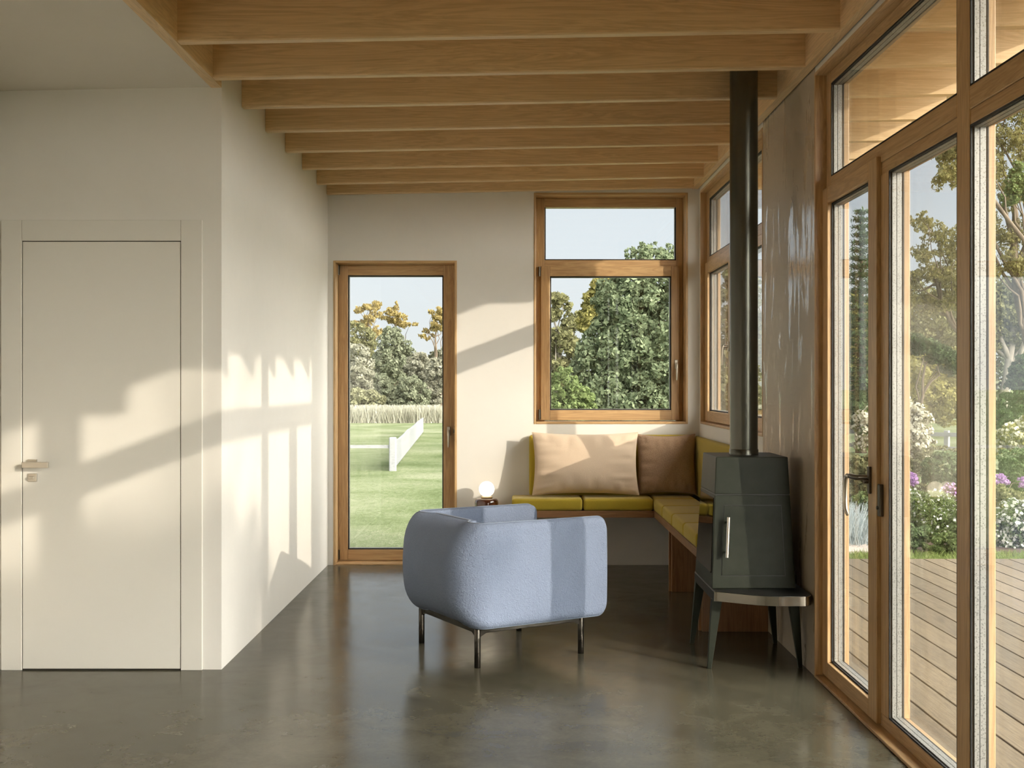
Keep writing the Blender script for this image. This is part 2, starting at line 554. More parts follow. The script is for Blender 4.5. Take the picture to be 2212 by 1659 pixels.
def glaze(W, root, u0, u1, z0, z1, d0=0.056, d1=0.104):
    """double sheet with black gasket and grey edge spacer"""
    g = 0.007
    mb = MB()
    for d in (d0, d1-0.004):
        W.box(mb, u0-0.01, u1+0.01, d, d+0.004, z0-0.01, z1+0.01)
    p = mb.build('pane', GLASS, root)
    mb = MB()
    for a in ((u0, u0+g, z0, z1), (u1-g, u1, z0, z1), (u0, u1, z0, z0+g), (u0, u1, z1-g, z1)):
        W.box(mb, a[0], a[1], d0-0.006, d0-0.0005, a[2], a[3])
        W.box(mb, a[0], a[1], d1+0.0005, d1+0.005, a[2], a[3])
    mb.build('gasket', GASKET, p)
    mb = MB()
    s = 0.010
    for a in ((u0, u0+s, z0, z1), (u1-s, u1, z0, z1), (u0+s, u1-s, z0, z0+s), (u0+s, u1-s, z1-s, z1)):
        W.box(mb, a[0], a[1], d0+0.005, d0+0.021, a[2], a[3])
        W.box(mb, a[0], a[1], d0+0.0235, d1-0.0055, a[2], a[3])
    mb.build('spacer', SPACER, p)
    return p

def lever(W, root, u, z, d, drop=0.125, mat=SATIN, side=0.0):
    """window handle: small plate, neck and lever hanging down"""
    s = -1
    mb = MB()
    W.box(mb, u-0.013, u+0.013, d-0.010, d, z-0.035, z+0.035)
    h = mb.build('handle', mat, root, bevel=0.003)
    mb = MB()
    mb.tube([W.p(u, d-0.008, z), W.p(u, d-0.045, z)], 0.009, 14)
    pts = [W.p(u, d-0.040, z+0.008), W.p(u, d-0.046, z-0.004), W.p(u, d-0.048, z-0.03), W.p(u, d-0.048, z-drop*0.8), W.p(u, d-0.044, z-drop)]
    mb.tube(pts, [0.009, 0.010, 0.009, 0.008, 0.006], 14)
    mb.build('lever', mat, h, smooth='angle')
    return h

def hinge(W, root, u, z0, z1, d):
    mb = MB(); mb.tube([W.p(u, d, z0), W.p(u, d, z1)], 0.008, 12)
    W.box(mb, u-0.004, u+0.014, d, d+0.006, z0+0.004, z1-0.004)
    return mb.build('hinge', BRONZE, root, smooth='angle')

# window_1: tall casement at the left of the far wall
w1 = struct(empty('window_1', ((A0+A1)/2, YB, 0)), 'tall narrow oak casement looking onto the lawn and picket fence', 'window')
ring('lining', WB, w1, A0, A1, -0.002, AZ, 0.018, 0.018, 0.014, 0.018, -0.004, 0.262)
s = ring('sash', WB, w1, -1.363, -0.449, 0.014, 2.335, 0.073, 0.090, 0.085, 0.081, 0.145, 0.225)
glaze(WB, s, -1.290, -0.539, 0.099, 2.254, 0.160, 0.208)
lever(WB, s, -0.497, 1.030, 0.145)
hinge(WB, s, -1.366, 2.255, 2.335, 0.138); hinge(WB, s, -1.366, 0.020, 0.100, 0.138)
mb = MB(); WB.box(mb, -0.449, -0.444, 0.05, 0.20, 0.955, 1.075); mb.tube([WB.p(-0.452, 0.125, 1.045), WB.p(-0.452, 0.125, 1.015)], 0.008, 10)
mb.build('strike_plate', BRONZE, w1)

# window_2: square window above the bench, fixed light over a casement
w2 = struct(empty('window_2', ((B0+B1)/2, YB, BZ0)), 'large oak window above the yellow bench, fixed light over casement', 'window')
ring('lining', WB, w2, B0, B1, BZ0, BZ1, 0.016, 0.016, 0.018, 0.018, -0.004, 0.262)
f = ring('frame', WB, w2, 0.186, 1.343, 1.109, 2.862, 0.070, 0.052, 0.0, 0.0, 0.150, 0.235)
mb = MB()
WB.box(mb, 0.256, 1.291, 0.150, 0.235, 2.790, 2.862); WB.box(mb, 0.256, 1.291, 0.150, 0.235, 2.290, 2.374)
mb.build('transom', WX, f, bevel=0.003)
glaze(WB, f, 0.256, 1.291, 2.374, 2.842-0.01, 0.165, 0.213)
s = ring('sash', WB, w2, 0.226, 1.312, 1.116, 2.324, 0.072, 0.063, 0.079, 0.079, 0.125, 0.205)
glaze(WB, s, 0.298, 1.249, 1.195, 2.245, 0.140, 0.188)
lever(WB, s, 1.288, 1.555, 0.125)
hinge(WB, s, 0.214, 2.245, 2.320, 0.128); hinge(WB, s, 0.214, 1.120, 1.200, 0.128)

# window_3: side window over the bench, partly behind the flue
w3 = struct(empty('window_3', (XR, (C0+C1)/2, CZ0)), 'oak side window over the bench, half hidden by the stove flue', 'window')
ring('lining', WR, w3, C0, C1, CZ0, HEAD, 0.018, 0.018, 0.018, 0.018, -0.003, 0.150)
f = ring('frame', WR, w3, C0+0.018, C1-0.018, CZ0+0.018, HEAD-0.018, 0.10, 0.10, 0.0, 0.06, 0.045, 0.130)
mb = MB()
WR.box(mb, C0+0.118, C1-0.118, 0.045, 0.130, 2.300, 2.365)
WR.box(mb, C0+0.118, 7.79, 0.045, 0.130, 2.235, 2.300); WR.box(mb, C0+0.118, 7.79, 0.045, 0.130, CZ0+0.018, 1.195)
mb.build('transom', WY, f, bevel=0.003)
mb = MB(); WR.box(mb, 7.78, 7.88, 0.045, 0.130, CZ0+0.018, 2.300); WR.box(mb, 7.78, 7.84, 0.045, 0.130, 2.365, 2.81)
mb.build('mullion', WZ, f, bevel=0.003)
glaze(WR, f, 7.84, C1-0.118, 2.365, 2.805); glaze(WR, f, C0+0.118, 7.78, 2.365, 2.805)
glaze(WR, f, C0+0.118, 7.78, 1.195, 2.235)
s = ring('sash', WR, w3, 7.845, 8.872, 1.120, 2.324, 0.080, 0.105, 0.076, 0.082, 0.030, 0.115)
glaze(WR, s, 7.925, 8.767, 1.196, 2.242)
lever(WR, s, 7.885, 1.655, 0.030)

# window_4: floor to ceiling terrace glazing with a door leaf at its far end; unseen bays behind the camera added for fill light
w4 = struct(empty('window_4', (XR, (F0+F1)/2, 0)), 'floor to ceiling oak terrace glazing along the right wall', 'window')
ring('lining', WR, w4, F0, F1, 0.0, HEAD, 0.018, 0.018, 0.014, 0.016, -0.006, 0.150)
mb = MB()
for a, b in ((F0+0.018, -2.38), (-1.08, -0.96), (0.43, 0.55), (2.02, 2.14), (3.79, 3.898), (5.44, F1-0.018)):
    WR.box(mb, a, b, 0.048, 0.135, 0.014, HEAD-0.016)
f = mb.build('post', WZ, w4, bevel=0.003)
mb = MB()
for a, b in ((-2.38, -1.08), (-0.96, 0.43), (0.55, 2.02), (2.14, 3.79), (3.898, 5.44)):
    WR.box(mb, a, b, 0.048, 0.135, 2.814, HEAD-0.016)
    WR.box(mb, a, b, 0.048, 0.135, 2.300, 2.375)
    if a < 3.8:
        WR.box(mb, a, b, 0.052, 0.135, 2.249, 2.300); WR.box(mb, a, b, 0.048, 0.135, 0.014, 0.066)
    else:
        WR.box(mb, 3.898, 4.72, 0.052, 0.135, 2.249, 2.300); WR.box(mb, 3.898, 4.72, 0.048, 0.135, 0.014, 0.066)
mb.build('transom', WY, f, bevel=0.003)
mb = MB(); WR.box(mb, 4.607, 4.718, 0.048, 0.135, 0.066, 2.249)
mb.build('mullion', WZ, f, bevel=0.003)
for a, b in ((-2.38, -1.08), (-0.96, 0.43), (0.55, 2.02), (2.14, 3.79), (3.898, 5.44)):
    glaze(WR, f, a, b, 2.375, 2.814)
for a, b in ((-2.38, -1.08), (-0.96, 0.43), (0.55, 2.02), (2.14, 3.79), (3.898, 4.607)):
    glaze(WR, f, a, b, 0.066, 2.249)
d = ring('door_leaf', WR, w4, 4.700, 5.530, 0.020, 2.324, 0.112, 0.098, 0.072, 0.075, 0.030, 0.118)
glaze(WR, d, 4.812, 5.432, 0.092, 2.249)
# door handle: plate on the leaf, arm towards the hinge side, lever bent down
hu, hz, hd = 4.775, 1.010, 0.030
mb = MB(); WR.box(mb, hu-0.014, hu+0.014, hd-0.012, hd, hz-0.062, hz+0.050); mb.tube([WR.p(hu, hd, hz-0.010), WR.p(hu, hd-0.030, hz-0.010)], 0.011, 14)
h = mb.build('handle', BRONZE, d, bevel=0.003)
mb = MB()
zz = hz+0.004
mb.tube([WR.p(hu, hd-0.016, zz), WR.p(hu, hd-0.052, zz), WR.p(hu+0.012, hd-0.060, zz), WR.p(hu+0.085, hd-0.060, zz)], [0.011]*4, 14)
mb.build('arm', BRONZE, h, smooth='angle')
mb = MB()
mb.tube([WR.p(hu+0.080, hd-0.060, zz), WR.p(hu+0.125, hd-0.060, zz-0.002), WR.p(hu+0.148, hd-0.060, zz-0.016), WR.p(hu+0.158, hd-0.060, zz-0.045), WR.p(hu+0.160, hd-0.060, zz-0.11), WR.p(hu+0.152, hd-0.060, zz-0.145), WR.p(hu+0.125, hd-0.060, zz-0.168)], [0.010, 0.010, 0.010, 0.0095, 0.009, 0.008, 0.006], 14)
mb.build('lever', SATIN, h, smooth=True)
mb = MB(); WR.box(mb, 4.664, 4.690, 0.030, 0.048, 0.865, 0.995); mb.tube([WR.p(4.677, 0.030, 0.90), WR.p(4.677, 0.022, 0.90)], 0.008, 12)
mb.build('latch_plate', BRONZE, w4, bevel=0.003)

# ------------------------------------------------------------------ door_1: painted door with flat casing
def xd(px): return (px-1106)*YD/2500
d1 = struct(empty('door_1', (xd(220), YD, 0)), 'flush cream painted door with flat casing', 'door')
mb = MB()
x0, x1, x2, x3 = xd(5), xd(49.5), xd(392.5), xd(438)
zt0, zt1 = 1.4+(829.5-521)*YD/2500, 1.4+(829.5-476)*YD/2500
mb.box(x0, x1, YD-0.016, YD+0.001, 0.0, zt1); mb.box(x2, x3, YD-0.016, YD+0.001, 0.0, zt1); mb.box(x1+0.0007, x2-0.0007, YD-0.016, YD+0.001, zt0, zt1)
mb.build('casing', DOORP, d1, bevel=0.002)
mb = MB(); mb.box(x1, x2, YD-0.004, YD+0.001, 0, zt0)
mb.build('gap', plain('door_gap', (0.02, 0.018, 0.015), 0.9), d1)
mb = MB(); mb.box(x1+0.004, x2-0.004, YD-0.013, YD-0.003, 0.007, zt0-0.004)
leaf = mb.build('leaf', DOORP, d1, bevel=0.002)
hx, hz = xd(73.5), 1.4-(1001.5-829.5)*YD/2500
mb = MB(); mb.box(xd(63), xd(83), YD-0.024, YD-0.012, hz-0.020, hz+0.022)
h = mb.build('handle', STEEL, leaf, bevel=0.001)
mb = MB(); mb.box(xd(66), xd(78), YD-0.062, YD-0.022, hz-0.009, hz+0.009)
mb.box(xd(60), xd(116), YD-0.072, YD-0.056, hz-0.016, hz+0.012)
mb.build('lever', STEEL, h, bevel=0.002)
kz = 1.4-(1031-829.5)*YD/2500
mb = MB(); mb.box(xd(64), xd(83), YD-0.022, YD-0.012, kz-0.020, kz+0.020)
h = mb.build('lock_plate', STEEL, leaf, bevel=0.002)
mb = MB(); mb.box(xd(67), xd(78), YD-0.036, YD-0.020, kz-0.006, kz+0.006)
mb.build('thumb_turn', STEEL, h, bevel=0.002)
# ------------------------------------------------------------------ armchair
BLUE = fabric('blue_boucle', (0.215, 0.260, 0.365), 700, 0.10, wrinkle=0.85, sheen=0.0)
BLUE_SEAM = fabric('blue_seam', (0.17, 0.21, 0.29), 700, 0.10)
DARKMETAL = plain('black_chrome', (0.055, 0.05, 0.042), 0.16, 0.9)
ARM_O = Vector((-0.1706, 5.712, 0.0))
AV = Vector((0.866, 0.500, 0)); AU = Vector((-0.500, 0.866, 0))
def AP(s, t, z): return tuple(ARM_O + AV*s + AU*t + Vector((0, 0, z)))
chair = tag(empty('armchair', tuple(ARM_O + AV*0.30 + AU*0.32)), 'blue-grey upholstered tub armchair on dark metal legs in the middle of the floor', 'armchair')

SHELL_Z0, SHELL_Z1 = 0.196, 0.712
S_END, T0, T1, S_BACK, R_C = 0.735, -0.068, 0.705, -0.145, 0.19
def plan_path():
    """outer line of the shell in plan: near arm end, round the back, far arm end: (s, t, normal, backness)"""
    pts = []
    def seg(p0, p1, n, back, k):
        for i in range(k):
            f = i/k
            pts.append((p0[0]+(p1[0]-p0[0])*f, p0[1]+(p1[1]-p0[1])*f, n, back))
    def arc(c, a0, a1, b0, b1, k):
        for i in range(k):
            f = i/k; a = a0+(a1-a0)*f
            n = (math.cos(a), math.sin(a))
            bk = b0+(b1-b0)*(3*f*f-2*f**3)
            pts.append((c[0]+R_C*n[0], c[1]+R_C*n[1], n, bk))
    # dense stations at the open end so the corner rounds smoothly
    ends = [0.0, 0.0008, 0.003, 0.008, 0.015, 0.025, 0.036, 0.048, 0.062]
    for e in ends: pts.append((S_END-e, T0, (0, -1), 0.0))
    seg((S_END-0.075, T0), (S_BACK+R_C, T0), (0, -1), 0.0, 16)
    arc((S_BACK+R_C, T0+R_C), -math.pi/2, -math.pi, 0.0, 1.0, 22)
    seg((S_BACK, T0+R_C), (S_BACK, T1-R_C), (-1, 0), 1.0, 14)
    arc((S_BACK+R_C, T1-R_C), math.pi, math.pi/2, 1.0, 0.0, 22)
    seg((S_BACK+R_C, T1), (S_END-0.075, T1), (0, 1), 0.0, 16)
    for e in [0.075]+ends[::-1]: pts.append((S_END-e, T1, (0, 1), 0.0))
    return pts

def shell():
    rows, top_edge, bot_edge = [], [], []
    R_END = 0.052
    zm, hb = (SHELL_Z0+SHELL_Z1)/2, (SHELL_Z1-SHELL_Z0)/2
    for s, t, n, back in plan_path():
        e = S_END - s
        sh = 0.0
        if e < R_END: sh = R_END - math.sqrt(max(0.0, R_END**2 - (R_END-e)**2))
        Rz = 0.048 + 0.160*back              # height of the rounded edge
        Rh = 0.030 + 0.140*back              # how far it curves in
        rim = 0.040
        tk = Rh + rim
        b = hb - sh
        pinch = 1.0
        if e < 0.02: pinch = 0.62 + 0.38*math.sqrt(max(0, 1-(1-e/0.02)**2))
        prof = []
        K = 9
        Rz = min(Rz, b*0.95)
        for i in range(K+1):                 # bottom outer rounding, upward
            a = math.pi/2*(1 - i/K)
            prof.append((-Rh*(1-math.cos(a)), -(b-Rz) - Rz*math.sin(a)))
        for i in range(1, 6):
            z = -(b-Rz) + 2*(b-Rz)*i/6
            prof.append((0.004*math.sin(math.pi*i/6), z))
        for i in range(K+1):
            a = math.pi/2*i/K
            prof.append((-Rh*(1-math.cos(a)), (b-Rz) + Rz*math.sin(a)))
        r2 = 0.012
        for i in range(1, 4):
            a = math.pi/2*i/3
            prof.append((-tk + r2 - r2*math.sin(a) if i else -tk, b - r2*(1-math.cos(a))))
        for i in range(1, 6):
            prof.append((-tk, b - r2 - (2*b - 2*r2)*i/6))
        prof.append((-tk, -b + 0.0))
        row = []
        for dn, dz in prof:
            dn = -tk/2 + (dn + tk/2)*pinch
            row.append(AP(s + n[0]*dn, t + n[1]*dn, zm + dz))
        rows.append(row)
        tn = -tk/2 + (-Rh + tk/2)*pinch
        top_edge.append(AP(s + n[0]*(tn+0.001), t + n[1]*(tn+0.001), zm + b - 0.0005))
        bot_edge.append(AP(s + n[0]*(tn+0.003), t + n[1]*(tn+0.003), zm - b + 0.001))
    mb = MB(); mb.grid(rows, close_v=True)
    m = len(rows[0])
    base = [tuple(range(m)), tuple((len(rows)-1)*m + i for i in range(m))]
    mb.f.append(base[0]); mb.f.append(base[1][::-1])
    return mb, top_edge, bot_edge
mb, te, be = shell()
sh = mb.build('shell', BLUE, chair, smooth='angle', angle=60)
MB().tube(te, 0.0042, 8).build('piping', BLUE_SEAM, sh, smooth=True)
MB().tube(be, 0.0045, 8).build('piping', BLUE_SEAM, sh, smooth=True)

def local_rbox(s0, s1, t0, t1, z0, z1, r, seg=5):
    mb = MB().rbox(s0, s1, t0, t1, z0, z1, r, seg)
    mb.v = [AP(*p) for p in mb.v]
    return mb
local_rbox(0.0, S_END-0.03, T0+0.07, T1-0.07, 0.205, 0.30, 0.02).build('seat_base', BLUE, chair, smooth='angle')
local_rbox(0.01, S_END-0.012, T0+0.075, T1-0.075, 0.295, 0.43, 0.045).build('seat_cushion', BLUE, chair, smooth='angle')
# underframe: four corner legs, rails along the sides and short brackets
LEGS = [(0.0, 0.0), (0.0, 0.637), (0.610, 0.0), (0.610, 0.637)]
for s, t in LEGS:
    mb = MB(); x, y, _ = AP(s, t, 0)
    mb.lathe([(0.0150, 0.0), (0.0158, 0.002), (0.0158, 0.186), (0.0140, 0.190)], x, y, 28)
    mb.build('leg', DARKMETAL, chair, smooth='angle')
def local_box(mb, s0, s1, t0, t1, z0, z1):
    v = [(s0,t0,z0),(s1,t0,z0),(s1,t1,z0),(s0,t1,z0),(s0,t0,z1),(s1,t0,z1),(s1,t1,z1),(s0,t1,z1)]
    return mb.hexa([AP(*p) for p in v])
mb = MB()
for t in (0.0, 0.637):
    local_box(mb, 0.04, 0.61, t-0.006, t+0.006, 0.168, 0.197)
for s in (0.0, 0.610):
    local_box(mb, s-0.006, s+0.006, 0.0, 0.637, 0.168, 0.197)
local_box(mb, 0.10, 0.52, 0.10, 0.54, 0.190, 0.206)
mb.build('rail', DARKMETAL, chair, bevel=0.002)
for s, t in LEGS:
    ds = 0.05 if s < 0.3 else -0.05; dt = 0.05 if t < 0.3 else -0.05
    mb = MB()
    for (a, b2) in (((s+ds, t), (0, 0.007)), ((s, t+dt), (0.007, 0))):
        v0 = AP(s, t, 0.145); v1 = AP(*a, 0.170)
        w = AV*b2[0] + AU*b2[1]
        top0 = AP(s, t, 0.197); top1 = AP(*a, 0.197)
        P = [Vector(q) for q in (v0, v1, top1, top0)]
        mb.hexa([tuple(p - w) for p in P] + [tuple(p + w) for p in P])
    mb.build('bracket', DARKMETAL, chair)

# ------------------------------------------------------------------ corner bench
def yel(name): return fabric(name, (0.41, 0.305, 0.03), 1100, 0.10, rough=0.9, sheen=0.25)
YELLOW = yel('mustard_wool')
YX, YY_ = 8.55, 1.05               # front lines of the two benches
bench = tag(empty('corner_bench', (1.0, 8.6, 0.0)), 'wall-hung oak corner bench under the two windows, carrying mustard cushions', 'bench')
MB().box(0.0, YY_, YX, YB-0.002, 0.412, 0.462).build('seat_board', BENCH_X, bench, bevel=0.004)
MB().box(YY_, XR-0.002, 6.56, YB-0.002, 0.412, 0.462).build('seat_board', BENCH_Y, bench, bevel=0.004)
for y in (7.79, 6.54):
    mb = MB(); mb.box(1.075, XR-0.002, y, y+0.024, 0, 0.412); mb.box(1.060, 1.078, y+0.028, y+0.046, 0, 0.412); mb.box(1.075, XR-0.002, y+0.050, y+0.074, 0, 0.412)
    mb.build('leg', BENCH_Z, bench, bevel=0.002)

def cushion(x0, x1, y0, y1, z0, z1, label, group, name='seat_cushion', r=0.022, cat='cushion'):
    g = 0.0035
    o = MB().rbox(x0+g, x1-g, y0+g, y1-g, z0, z1, r, 4).build(name, YELLOW, None, smooth='angle', angle=50)
    return tag(o, label, cat, group)
SG = 'mustard seat cushions on the corner bench'
Z0, Z1 = 0.462, 0.553
cushion(-0.005, 0.525, YX-0.01, YB-0.09, Z0, Z1, 'mustard seat cushion at the free left end of the bench, beside the globe lamp', SG)
cushion(0.525, YY_, YX-0.01, YB-0.09, Z0, Z1, 'mustard seat cushion in front of the large beige pillow, next to the corner', SG)
cushion(YY_, XR-0.08, YX-0.01, YB-0.09, Z0, Z1, 'mustard seat cushion filling the inner corner of the bench under the brown pillow', SG)
ys = [YX-0.01, 8.06, 7.57, 7.07, 6.57]
labs = ['mustard seat cushion on the side bench, first in front of the corner cushion', 'mustard seat cushion on the side bench, second in front of the corner cushion',
        'mustard seat cushion on the side bench seen just left of the stove side', 'mustard seat cushion on the near end of the side bench, mostly hidden by the stove']
for i in range(4):
    cushion(YY_-0.01, XR-0.08, ys[i+1], ys[i], Z0, Z1, labs[i], SG)
BG = 'mustard back cushions on the corner bench'
cushion(0.128, 1.400, YB-0.088, YB-0.003, Z1-0.015, 1.010, 'long mustard back cushion against the far wall behind the pillows', BG, 'back_cushion', 0.025)
cushion(1.402, XR-0.003, 7.46, YB-0.003, Z1-0.015, 1.000, 'mustard back cushion along the side wall between brown pillow and stove', BG, 'back_cushion', 0.025)

def pillow(name, w, h, T, mat, center, tilt, yaw, label, seed, fold=0.0):
    rnd = np.random.RandomState(seed)
    n = 44
    rows_f, rows_b = [], []
    ph = rnd.rand(8)*6.28
    def pt(u, v, side):
        pin = 1 - 0.055*(1-v*v)*abs(u)**2; pin2 = 1 - 0.085*(1-u*u)*abs(v)**2
        x = u*w/2*pin; z = v*h/2*pin2
        prof = (max(0, 1-abs(u)**2.6)*max(0, 1-abs(v)**2.6))**0.50
        y = T/2*prof
        # puckers running in from the edges
        edge = max(abs(u), abs(v))
        k = max(0, edge-0.35)/0.65*(1-edge**8)
        wr = math.sin(u*19+ph[0]+2*v)*0.5 + math.sin(u*31+ph[1]-3*v)*0.3
        wr2 = math.sin(v*15+ph[2]+u)*0.5 + math.sin(v*27+ph[3]-2*u)*0.3
        y += 0.013*k*(wr if abs(v) > abs(u) else wr2)
        y += 0.010*math.sin(2.1*u+ph[4])*math.sin(2.6*v+ph[5])*prof
        # sag: weight gathers at the bottom
        y *= 1 + 0.22*(-v)
        if side < 0: y *= 0.55
        return Vector((x, -y*side, z))
    R = Matrix.Rotation(yaw, 3, 'Z') @ Matrix.Rotation(tilt, 3, 'X')
    c = Vector(center)
    mb = MB()
    for side in (1, -1):
        rows = []
        for i in range(n+1):
            u = -math.cos(math.pi*i/n)
            rows.append([tuple(c + R @ pt(u, -math.cos(math.pi*j/n), side)) for j in range(n+1)])
        mb.grid(rows)
    me_o = mb.build(name, mat, None, smooth=True)
    bm = bmesh.new(); bm.from_mesh(me_o.data)
    bmesh.ops.remove_doubles(bm, verts=bm.verts, dist=0.0004)
    bmesh.ops.recalc_face_normals(bm, faces=bm.faces)
    bm.to_mesh(me_o.data); bm.free()
    # sewn edge
    edge = [pt(-math.cos(math.pi*i/n), -1, 1) for i in range(n+1)] + [pt(1, -math.cos(math.pi*i/n), 1) for i in range(1, n+1)] \
         + [pt(math.cos(math.pi*i/n), 1, 1) for i in range(1, n+1)] + [pt(-1, math.cos(math.pi*i/n), 1) for i in range(1, n+1)]
    for p in edge: p.y = 0
    MB().tube([tuple(c + R @ p) for p in edge], 0.0030, 6).build('seam', mat, me_o, smooth=True)
    return tag(me_o, label, 'pillow', 'pillows on the bench')
BEIGE = fabric('beige_linen', (0.62, 0.485, 0.36), 900, 0.06, sheen=0.15)
BROWN = fabric('brown_weave', (0.34, 0.225, 0.145), 420, 0.22, sheen=0.15)
PY = YB-0.088-0.085
pillow('pillow', 0.80, 0.475, 0.17, BEIGE, (0.553, PY-0.055, 0.800), math.radians(-11), 0.0, 'large rectangular beige linen pillow leaning on the mustard backrest', 3)
pillow('pillow', 0.445, 0.460, 0.15, BROWN, (1.172, PY+0.005, 0.792), math.radians(-10), math.radians(0), 'smaller square brown woven pillow in the corner of the bench', 8)

# ------------------------------------------------------------------ lamp beside the bench
LX, LY = -0.192, 8.77
GLAZE = plain('brown_lacquer', (0.075, 0.020, 0.010), 0.10, 0.0, 0.6, 0.6)
st = MB().lathe([(0.080, 0), (0.088, 0.006), (0.090, 0.02), (0.090, 0.500), (0.087, 0.518), (0.078, 0.530), (0.055, 0.534), (0.0, 0.534)], LX, LY, 56).build('side_table', GLAZE, None, smooth='angle', angle=50)
tag(st, 'glossy dark brown drum table between the tall window and the bench', 'side table')
lamp = tag(empty('table_lamp', (LX, LY, 0.534)), 'small glowing white globe lamp on the brown drum table', 'lamp')
MB().lathe([(0.040, 0.534), (0.044, 0.537), (0.044, 0.546), (0.030, 0.550), (0.0, 0.550)], LX, LY, 32).build('base', plain('lamp_base', (0.55, 0.42, 0.25), 0.3, 0.8), lamp, smooth='angle')
m, nt, b = new_mat('opal_glass')
b.inputs['Base Color'].default_value = (0.9, 0.85, 0.75, 1)
b.inputs['Emission Color'].default_value = (1.0, 0.86, 0.62, 1); b.inputs['Emission Strength'].default_value = 2.2
mb = MB()
R = 0.059
mb.lathe([(0.0001, 0.545)] + [(R*math.sin(math.pi*i/24), 0.545+R - R*math.cos(math.pi*i/24)) for i in range(1, 24)] + [(0.0001, 0.545+2*R)], LX, LY, 40)
mb.build('globe', m, lamp, smooth=True)

# ------------------------------------------------------------------ wood stove
def stove_paint(name, c0, c1, rough):
    m, nt, b = new_mat(name)
    n1 = noise(nt, coords(nt), 9, 5, 0.6)
    nt.links.new(ramp(nt, n1, [(0.3, c0), (0.7, c1)]), b.inputs['Base Color'])
    b.inputs['Roughness'].default_value = rough
    b.inputs['Specular IOR Level'].default_value = 0.22
    bump(nt, b, noise(nt, coords(nt), 420, 2, 0.6), 0.10, 0.001)
    return m
IRON = stove_paint('green_black_iron', (0.015, 0.019, 0.012), (0.024, 0.028, 0.019), 0.45)
BLACKIRON = plain('black_iron', (0.012, 0.012, 0.011), 0.35)
STOVEGLASS = plain('stove_glass', (0.006, 0.005, 0.004), 0.03, 0.0, 0.35, 0.0)
RIM = plain('steel_rim', (0.42, 0.40, 0.36), 0.16, 1.0)
stove = tag(empty('wood_stove', (1.196, 5.96, 0)), 'tapered dark green iron wood stove on four legs by the plaster pier', 'stove')
SB = dict(x0=0.988, x1=1.402, y0=5.722, y1=6.245); ST = dict(x0=1.017, x1=1.375, y0=5.770, y1=6.160)
SZ0, SZ1 = 0.388, 1.036
def lerp(a, b, f): return a + (b-a)*f
def sect(z, grow=0.0):
    f = (z-SZ0)/(SZ1-SZ0)
    return (lerp(SB['x0'], ST['x0'], f)-grow, lerp(SB['x1'], ST['x1'], f)+grow, lerp(SB['y0'], ST['y0'], f)-grow, lerp(SB['y1'], ST['y1'], f)+grow)
def frust(mb, z0, z1, g0=0.0, g1=None):
    g1 = g0 if g1 is None else g1
    a = sect(z0, g0); b = sect(z1, g1)
    return mb.hexa([(a[0],a[2],z0),(a[1],a[2],z0),(a[1],a[3],z0),(a[0],a[3],z0),(b[0],b[2],z1),(b[1],b[2],z1),(b[1],b[3],z1),(b[0],b[3],z1)])
ZS = 0.850
frust(MB(), SZ0, ZS-0.002).build('body', IRON, stove, bevel=0.004)
frust(MB(), ZS+0.002, SZ1).build('top_box', IRON, stove, bevel=0.004)
frust(MB(), ZS-0.004, ZS+0.004, -0.003).build('seam', BLACKIRON, stove)
# front door: dark gap, then the leaf
def on_front(u, z, out):
    """u from 0 (left) to 1 (right) across the front"""
    a = sect(z)
    return (lerp(a[0], a[1], u), a[2]-out, z)
def front_plate(mb, ub, ut, z0, z1, o0, o1):
    v = [on_front(ub[0], z0, o0), on_front(ub[1], z0, o0), on_front(ut[1], z1, o0), on_front(ut[0], z1, o0)]
    w = [on_front(ub[0], z0, o1), on_front(ub[1], z0, o1), on_front(ut[1], z1, o1), on_front(ut[0], z1, o1)]
    return mb.hexa(v + w)
front_plate(MB(), (0.105, 0.890), (0.120, 0.880), 0.449, 0.799, -0.002, 0.0012).build('door_gap', BLACKIRON, stove)
dr = front_plate(MB(), (0.112, 0.883), (0.127, 0.873), 0.453, 0.795, 0.0, 0.0030).build('door', IRON, stove, bevel=0.0012)
hxp = 0.162
mb = MB()
p0 = on_front(0.160, 0.545, 0.034); p1 = on_front(0.172, 0.742, 0.034)
mb.tube([p0, p1], 0.0088, 18)
h = mb.build('handle', STEEL, dr, smooth='angle')
for z in (0.57, 0.715):
    MB().tube([on_front(0.166, z, 0.0), on_front(0.166, z, 0.032)], 0.005, 10).build('stand_off', BLACKIRON, h)
# glazed flank towards the bench
def on_side(w, z, out):
    a = sect(z)
    return (a[0]-out, lerp(a[2], a[3], w), z)
z0, z1 = 0.462, 0.832
v = [on_side(0.05, z0, -0.002), on_side(0.95, z0, -0.002), on_side(0.95, z1, -0.002), on_side(0.05, z1, -0.002)]
w_ = [on_side(0.05, z0, 0.003), on_side(0.95, z0, 0.003), on_side(0.95, z1, 0.003), on_side(0.05, z1, 0.003)]
MB().hexa(v + w_).build('side_glass', STOVEGLASS, stove)
